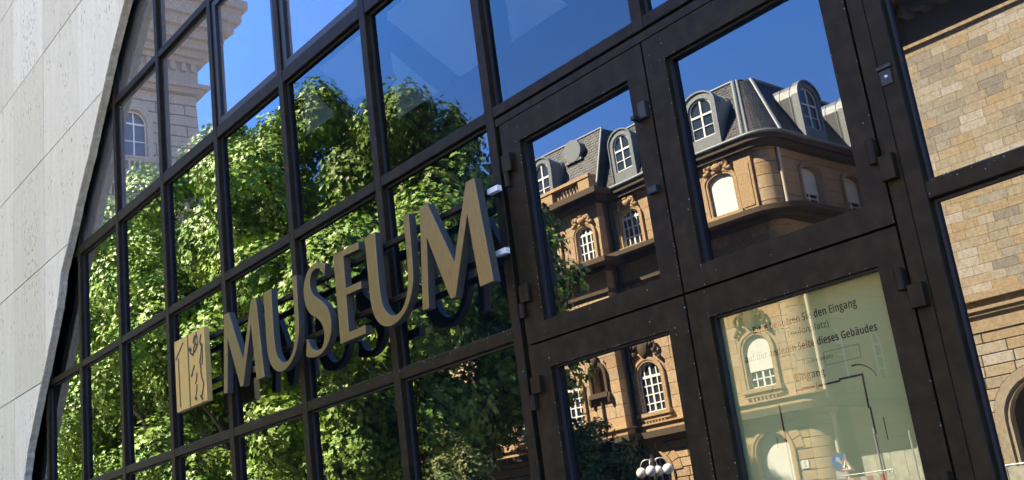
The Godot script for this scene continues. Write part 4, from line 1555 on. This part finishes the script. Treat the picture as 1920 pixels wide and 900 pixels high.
func spray_mesh(seed_: int, size: float) -> ArrayMesh:
	# a leafy twig end, about a metre across, growing towards +y
	var r := RandomNumberGenerator.new()
	r.seed = seed_
	var g := Geo.new()
	for i in 36:
		var a := r.randf() * TAU
		var el := r.randf_range(-0.25, 1.0)
		var d := Vector3(cos(a) * sqrt(1.0 - minf(el * el, 1.0)), el, sin(a) * sqrt(1.0 - minf(el * el, 1.0)))
		var at := d * r.randf_range(0.18, 0.52) + Vector3(0, 0.08, 0)
		var tip := (Vector3(d.x, 0, d.z).normalized() * 0.9 + Vector3(0, r.randf_range(-0.75, 0.1), 0) + Vector3(r.randf_range(-0.4, 0.4), 0, r.randf_range(-0.4, 0.4))).normalized()
		var up := (Vector3.UP * 0.7 + d * 0.6 + Vector3(r.randf_range(-0.5, 0.5), r.randf_range(-0.3, 0.3), r.randf_range(-0.5, 0.5))).normalized()
		var x := up.cross(tip).normalized()
		var q := r.randf_range(0.75, 1.2)
		leaf_shape(g, Transform3D(Basis(x, tip.cross(x), tip), at), size * r.randf_range(0.75, 1.25), Color(q, q, q * r.randf_range(0.8, 1.1)))
	return g.mesh(true)


var sprays := []


func tree(called: String, label: String, at: Vector3, height: float, radius: float, low: float, count: int, seed_: int, group: String, tone: Color, shape := 1.0, size := 1.0, category := "tree") -> void:
	var n := thing(called, label, category, Transform3D(Basis(), at), group)
	var r := RandomNumberGenerator.new()
	r.seed = seed_
	var g := Geo.new()
	var lean := Vector3(r.randf_range(-0.3, 0.3), 0, r.randf_range(-0.3, 0.3))
	g.tube([Vector3.ZERO, Vector3(0, low * 0.5, 0) + lean * 0.3, Vector3(0, low + 1.0, 0) + lean, Vector3(0, height * 0.8, 0) + lean * 1.5], [radius * 0.062, radius * 0.052, radius * 0.042, 0.02], 9)
	put("trunk", g, M.bark, n)
	# clumps: where the limbs end
	var clumps := []
	var k := 0
	while clumps.size() < 38 and k < 2000:
		k += 1
		var w := r.randf()
		var y := lerpf(low, height - radius * 0.27, w)
		var prof := minf(1.0, 0.45 + w * 1.6) * pow(1.0 - w, 0.7) * 1.32 if shape > 1.0 else pow(sin(PI * clampf(0.16 + 0.8 * w, 0.0, 1.0)), 0.7)
		var a := r.randf() * TAU
		var d := radius * prof * sqrt(r.randf_range(0.15, 1.0))
		var c := Vector3(cos(a) * d, y, sin(a) * d) + lean
		var ok := true
		for q in clumps:
			if q[0].distance_to(c) < radius * 0.27:
				ok = false
				break
		if ok:
			clumps.append([c, radius * r.randf_range(0.2, 0.36) * (0.5 + 0.5 * minf(prof, 1.0))])
	for i in 9:
		var c: Array = clumps[i]
		g = Geo.new()
		var e: Vector3 = c[0]
		var b := Vector3(0, clampf(e.y * 0.55, low * 0.6, height * 0.6), 0) + lean
		g.tube([b, b.lerp(e, 0.5) + Vector3(0, 0.25, 0), e], [radius * 0.024, radius * 0.016, 0.012], 6)
		put("limb", g, M.bark, n)
	var mm := []
	for v in sprays.size():
		mm.append([])
	for i in count:
		var c: Array = clumps[r.randi() % clumps.size()]
		var d := Vector3(r.randfn(), r.randfn() * 0.8 + 0.15, r.randfn()).normalized()
		var p: Vector3 = c[0] + d * float(c[1]) * r.randf_range(0.62, 1.08)
		if r.randf() < 0.07:
			p += Vector3(0, r.randf() * 0.5, 0)
		var up := (d + Vector3.UP * 0.5 + Vector3(r.randf_range(-0.4, 0.4), 0, r.randf_range(-0.4, 0.4))).normalized()
		var x := up.cross(Vector3(r.randfn(), r.randfn(), r.randfn())).normalized()
		var s := r.randf_range(0.75, 1.2) * size
		var q := r.randf_range(0.75, 1.25)
		mm[r.randi() % sprays.size()].append([Transform3D(Basis(x, up, x.cross(up)).scaled_local(Vector3.ONE * s), p), Color(tone.r * q * r.randf_range(0.85, 1.2), tone.g * q, tone.b * q)])
	for v in sprays.size():
		var m := MultiMesh.new()
		m.transform_format = MultiMesh.TRANSFORM_3D
		m.use_colors = true
		m.mesh = sprays[v]
		m.instance_count = mm[v].size()
		for i in mm[v].size():
			m.set_instance_transform(i, mm[v][i][0])
			m.set_instance_color(i, mm[v][i][1])
		var o := MultiMeshInstance3D.new()
		o.name = part_name("crown", n)
		o.multimesh = m
		o.material_override = M.leaf
		n.add_child(o, true)
		tag(o, "", "", "", "stuff")


func build_trees() -> void:
	for k in 3:
		sprays.append(spray_mesh(70 + k, 0.175))
	var row := "plane trees in a row along the street, mirrored in the panes"
	tree("plane_tree", "broad-leaved tree nearest the doors, its tip reflected below the top panes", Vector3(-13.4, -0.02, 12.9), 14.3, 4.0, 3.7, 1800, 3, row, Color(0.122, 0.205, 0.029), 1.5)
	tree("plane_tree", "second broad-leaved tree from the doors, reflected behind the middle letters", Vector3(-18.6, -0.02, 12.9), 16.3, 4.1, 2.0, 1800, 5, row, Color(0.122, 0.205, 0.029))
	tree("plane_tree", "tallest broad-leaved tree of the row, reflected above the brass plaque", Vector3(-24.2, -0.02, 12.9), 18.0, 4.4, 2.2, 1700, 8, row, Color(0.096, 0.17, 0.026))
	tree("plane_tree", "fourth broad-leaved tree from the doors, reflected left of the plaque", Vector3(-30.5, -0.02, 12.9), 18.6, 4.3, 2.2, 1500, 13, row, Color(0.095, 0.168, 0.026))
	tree("plane_tree", "fifth broad-leaved tree from the doors, reflected near the stone wall's edge", Vector3(-36.8, -0.02, 13.2), 18.2, 4.2, 2.4, 1300, 21, row, Color(0.15, 0.245, 0.034))
	tree("plane_tree", "farthest broad-leaved tree of the row, in front of the grey tower house", Vector3(-42.0, -0.02, 14.4), 16.5, 3.6, 2.6, 800, 34, row, Color(0.15, 0.245, 0.034))
	tree("young_tree", "small dark round tree standing before the corner house", Vector3(-11.15, 0.0, 16.0), 4.1, 1.25, 1.3, 260, 55, "", Color(0.055, 0.10, 0.025), 1.0, 0.55)
	for q in [[-12.2, 11.6, 3.3, "dark evergreen shrub next to the yellow-green one, under the nearest tree"], [-16.4, 12.2, 3.6, "dark evergreen shrub under the second tree of the row"], [-21.5, 12.0, 3.8, "dark evergreen shrub under the tallest tree of the row"], [-27.5, 12.2, 3.8, "dark evergreen shrub farthest from the doors, under the fourth tree"]]:
		tree("shrub", q[3], Vector3(q[0], -0.12, q[1]), q[2], 2.0, 0.4, 330, int(q[2] * 100 + q[1] * 10), "evergreen shrubs under the trees", Color(0.045, 0.075, 0.02), 0.8, 0.7, "shrub")
	tree("shrub", "bushy yellow-green shrub at the foot of the nearest tree", Vector3(-8.7, -0.12, 10.2), 3.6, 1.3, 0.4, 260, 89, "", Color(0.12, 0.15, 0.045), 0.8, 0.5, "shrub")


# ---------------------------------------------------------------- street things
func build_street_things() -> void:
	# lamp with a cluster of white globes
	var n := thing("street_lamp", "black iron street lamp with a cluster of white globes before the corner house", "street lamp", Transform3D(Basis(), Vector3(-6.55, -0.13, 13.9)))
	var g := Geo.new()
	g.tube([Vector3(0, 0, 0), Vector3(0, 0.5, 0), Vector3(0, 0.55, 0), Vector3(0, 2.85, 0)], [0.09, 0.08, 0.05, 0.035], 10)
	put("post", g, M.iron, n)
	for k in 4:
		var a := TAU * k / 4 + 0.5
		var d := Vector3(cos(a), 0, sin(a))
		g = Geo.new()
		var path := []
		for i in 9:
			var q := PI * i / 8.0
			path.append(d * (0.15 - cos(q) * 0.15) + Vector3(0, 2.62 + sin(q) * 0.14, 0))
		g.tube(path, [0.014], 6)
		put("arm", g, M.galvanised, n)
		g = Geo.new()
		g.sphere(d * 0.3 + Vector3(0, 2.5, 0), Vector3.ONE * 0.115, 16, 10)
		put("globe", g, M.globe, n)

	# direction sign: blue disc with white arrow and a white plate under it
	n = thing("direction_sign", "round blue traffic sign with white arrow above a white plate", "traffic sign", Transform3D(Basis(Vector3.UP, PI - 0.75), Vector3(-6.05, 0.0, 19.9)))
	g = Geo.new()
	g.tube([Vector3(0, 0, -0.02), Vector3(0, 2.42, -0.02)], [0.02], 8)
	put("pole", g, M.galvanised, n)
	g = Geo.new()
	var disc := PackedVector2Array()
	for k in 24:
		disc.append(Vector2.from_angle(TAU * k / 24) * 0.19 + Vector2(0, 2.2))
	g.prism(disc, 0.0, 0.012)
	put("disc", g, M.blue, n)
	g = Geo.new()
	var ar := Transform3D(Basis(Vector3(0, 0, 1), -0.7), Vector3(0, 2.2, 0))
	g.prism(PackedVector2Array([Vector2(-0.025, -0.12), Vector2(0.025, -0.12), Vector2(0.025, 0.03), Vector2(0.08, 0.03), Vector2(0, 0.13), Vector2(-0.08, 0.03), Vector2(-0.025, 0.03)]), 0.013, 0.016, ar)
	put("arrow", g, M.white, n)
	g = Geo.new()
	g.bar(Vector3(-0.14, 1.78, 0.0), Vector3(0.14, 1.97, 0.012), 0.002)
	put("plate", g, M.white, n)

	# roadworks warning triangles, one above the other
	n = thing("roadworks_sign", "two red-rimmed warning triangles on one grey post by the building site", "traffic sign", Transform3D(Basis(Vector3.UP, PI), Vector3(-5.75, 0.0, 19.7)))
	g = Geo.new()
	g.tube([Vector3(0, 0, -0.03), Vector3(0, 2.35, -0.03)], [0.02], 8)
	put("post", g, M.galvanised, n)
	for y in [1.94, 1.55]:
		var tri := PackedVector2Array([Vector2(-0.21, y), Vector2(0.21, y), Vector2(0.0, y + 0.36)])
		g = Geo.new()
		g.prism(tri, 0.0, 0.01)
		var face := put("triangle", g, M.white, n)
		g = Geo.new()
		g.ring(Geo.inset(tri, 0.042), tri, 0.0105, 0.014)
		put("red_rim", g, M.red, face)
		g = Geo.new()
		g.sphere(Vector3(-0.01, y + 0.19, 0.012), Vector3(0.024, 0.024, 0.004), 8, 5)
		g.prism(PackedVector2Array([Vector2(-0.05, y + 0.06), Vector2(-0.015, y + 0.06), Vector2(0.0, y + 0.11), Vector2(0.03, y + 0.06), Vector2(0.055, y + 0.06), Vector2(0.02, y + 0.16), Vector2(-0.03, y + 0.16)]), 0.0105, 0.013)
		g.prism(PackedVector2Array([Vector2(0.05, y + 0.06), Vector2(0.13, y + 0.06), Vector2(0.09, y + 0.10)]), 0.0105, 0.013)
		put("symbol", g, M.ink, face)

	# red and white trestle barrier
	n = thing("barrier", "red and white striped trestle barrier in front of the site hoarding", "barrier", Transform3D(Basis(Vector3.UP, PI), Vector3(-5.1, 0.0, 19.5)))
	for y in [1.62, 1.30]:
		for k in 8:
			g = Geo.new()
			g.bar(Vector3(-0.72 + k * 0.18, y, 0.0), Vector3(-0.542 + k * 0.18, y + 0.15, 0.03), 0.002)
			put("stripe", g, M.red if k % 2 else M.hoarding, n)
	g = Geo.new()
	for x in [-0.6, 0.6]:
		g.tube([Vector3(x, 0, -0.3), Vector3(x, 1.86, -0.02)], [0.018], 6)
		g.tube([Vector3(x, 0, 0.3), Vector3(x, 1.86, -0.02)], [0.018], 6)
	g.tube([Vector3(-0.7, 1.84, -0.02), Vector3(0.7, 1.84, -0.02)], [0.02], 6)
	put("trestle", g, M.galvanised, n)

	# scaffold poles
	for q in [[-4.45, 20.6, 2.7], [-4.2, 20.4, 2.3], [-5.55, 20.9, 2.9]]:
		g = Geo.new()
		g.tube([Vector3(q[0], 0, q[1]), Vector3(q[0], q[2], q[1])], [0.022], 8)
		tag(put("scaffold_pole", g, M.galvanised), ["shortest upright grey scaffold pole beside the site hoarding" if q[2] < 2.5 else ("tallest grey scaffold pole, nearest the warning triangles" if q[2] > 2.8 else "middle grey scaffold pole by the barrier's end")][0], "pole", "scaffold poles at the site")

	# beige hoarding at the mouth of the side street and a pale fence before the yellow house
	n = thing("site_hoarding", "beige board hoarding closing the side street between the two houses", "hoarding", Transform3D(Basis(Vector3.UP, PI), Vector3(-4.9, 0.0, 21.0)))
	for k in 6:
		g = Geo.new()
		g.bar(Vector3(-1.2 + k * 0.4 + 0.004, 0.05, 0.0), Vector3(-0.8 + k * 0.4 - 0.004, 2.27, 0.03), 0.003)
		put("board", g, M.hoarding, n)
	g = Geo.new()
	g.box(Vector3(-1.2, 1.8, -0.06), Vector3(1.2, 1.9, -0.001))
	g.box(Vector3(-1.2, 0.3, -0.06), Vector3(1.2, 0.4, -0.001))
	put("rail", g, M.galvanised, n)
	n = thing("site_fence", "low pale panel fence with metal top rail before the yellow house", "fence", Transform3D(Basis(Vector3.UP, PI), Vector3(0.6, 0.0, 19.2)))
	for k in 8:
		g = Geo.new()
		g.bar(Vector3(-2.8 + k * 0.7 + 0.01, 0.1, 0.0), Vector3(-2.1 + k * 0.7 - 0.01, 1.47, 0.03), 0.004)
		put("panel", g, M.hoarding, n)
		g = Geo.new()
		g.tube([Vector3(-2.8 + k * 0.7, 0, -0.03), Vector3(-2.8 + k * 0.7, 1.5, -0.03)], [0.02], 6)
		put("post", g, M.galvanised, n)
	g = Geo.new()
	g.tube([Vector3(-2.85, 1.515, 0.0), Vector3(2.85, 1.515, 0.0)], [0.022], 8)
	put("top_rail", g, M.galvanised, n)
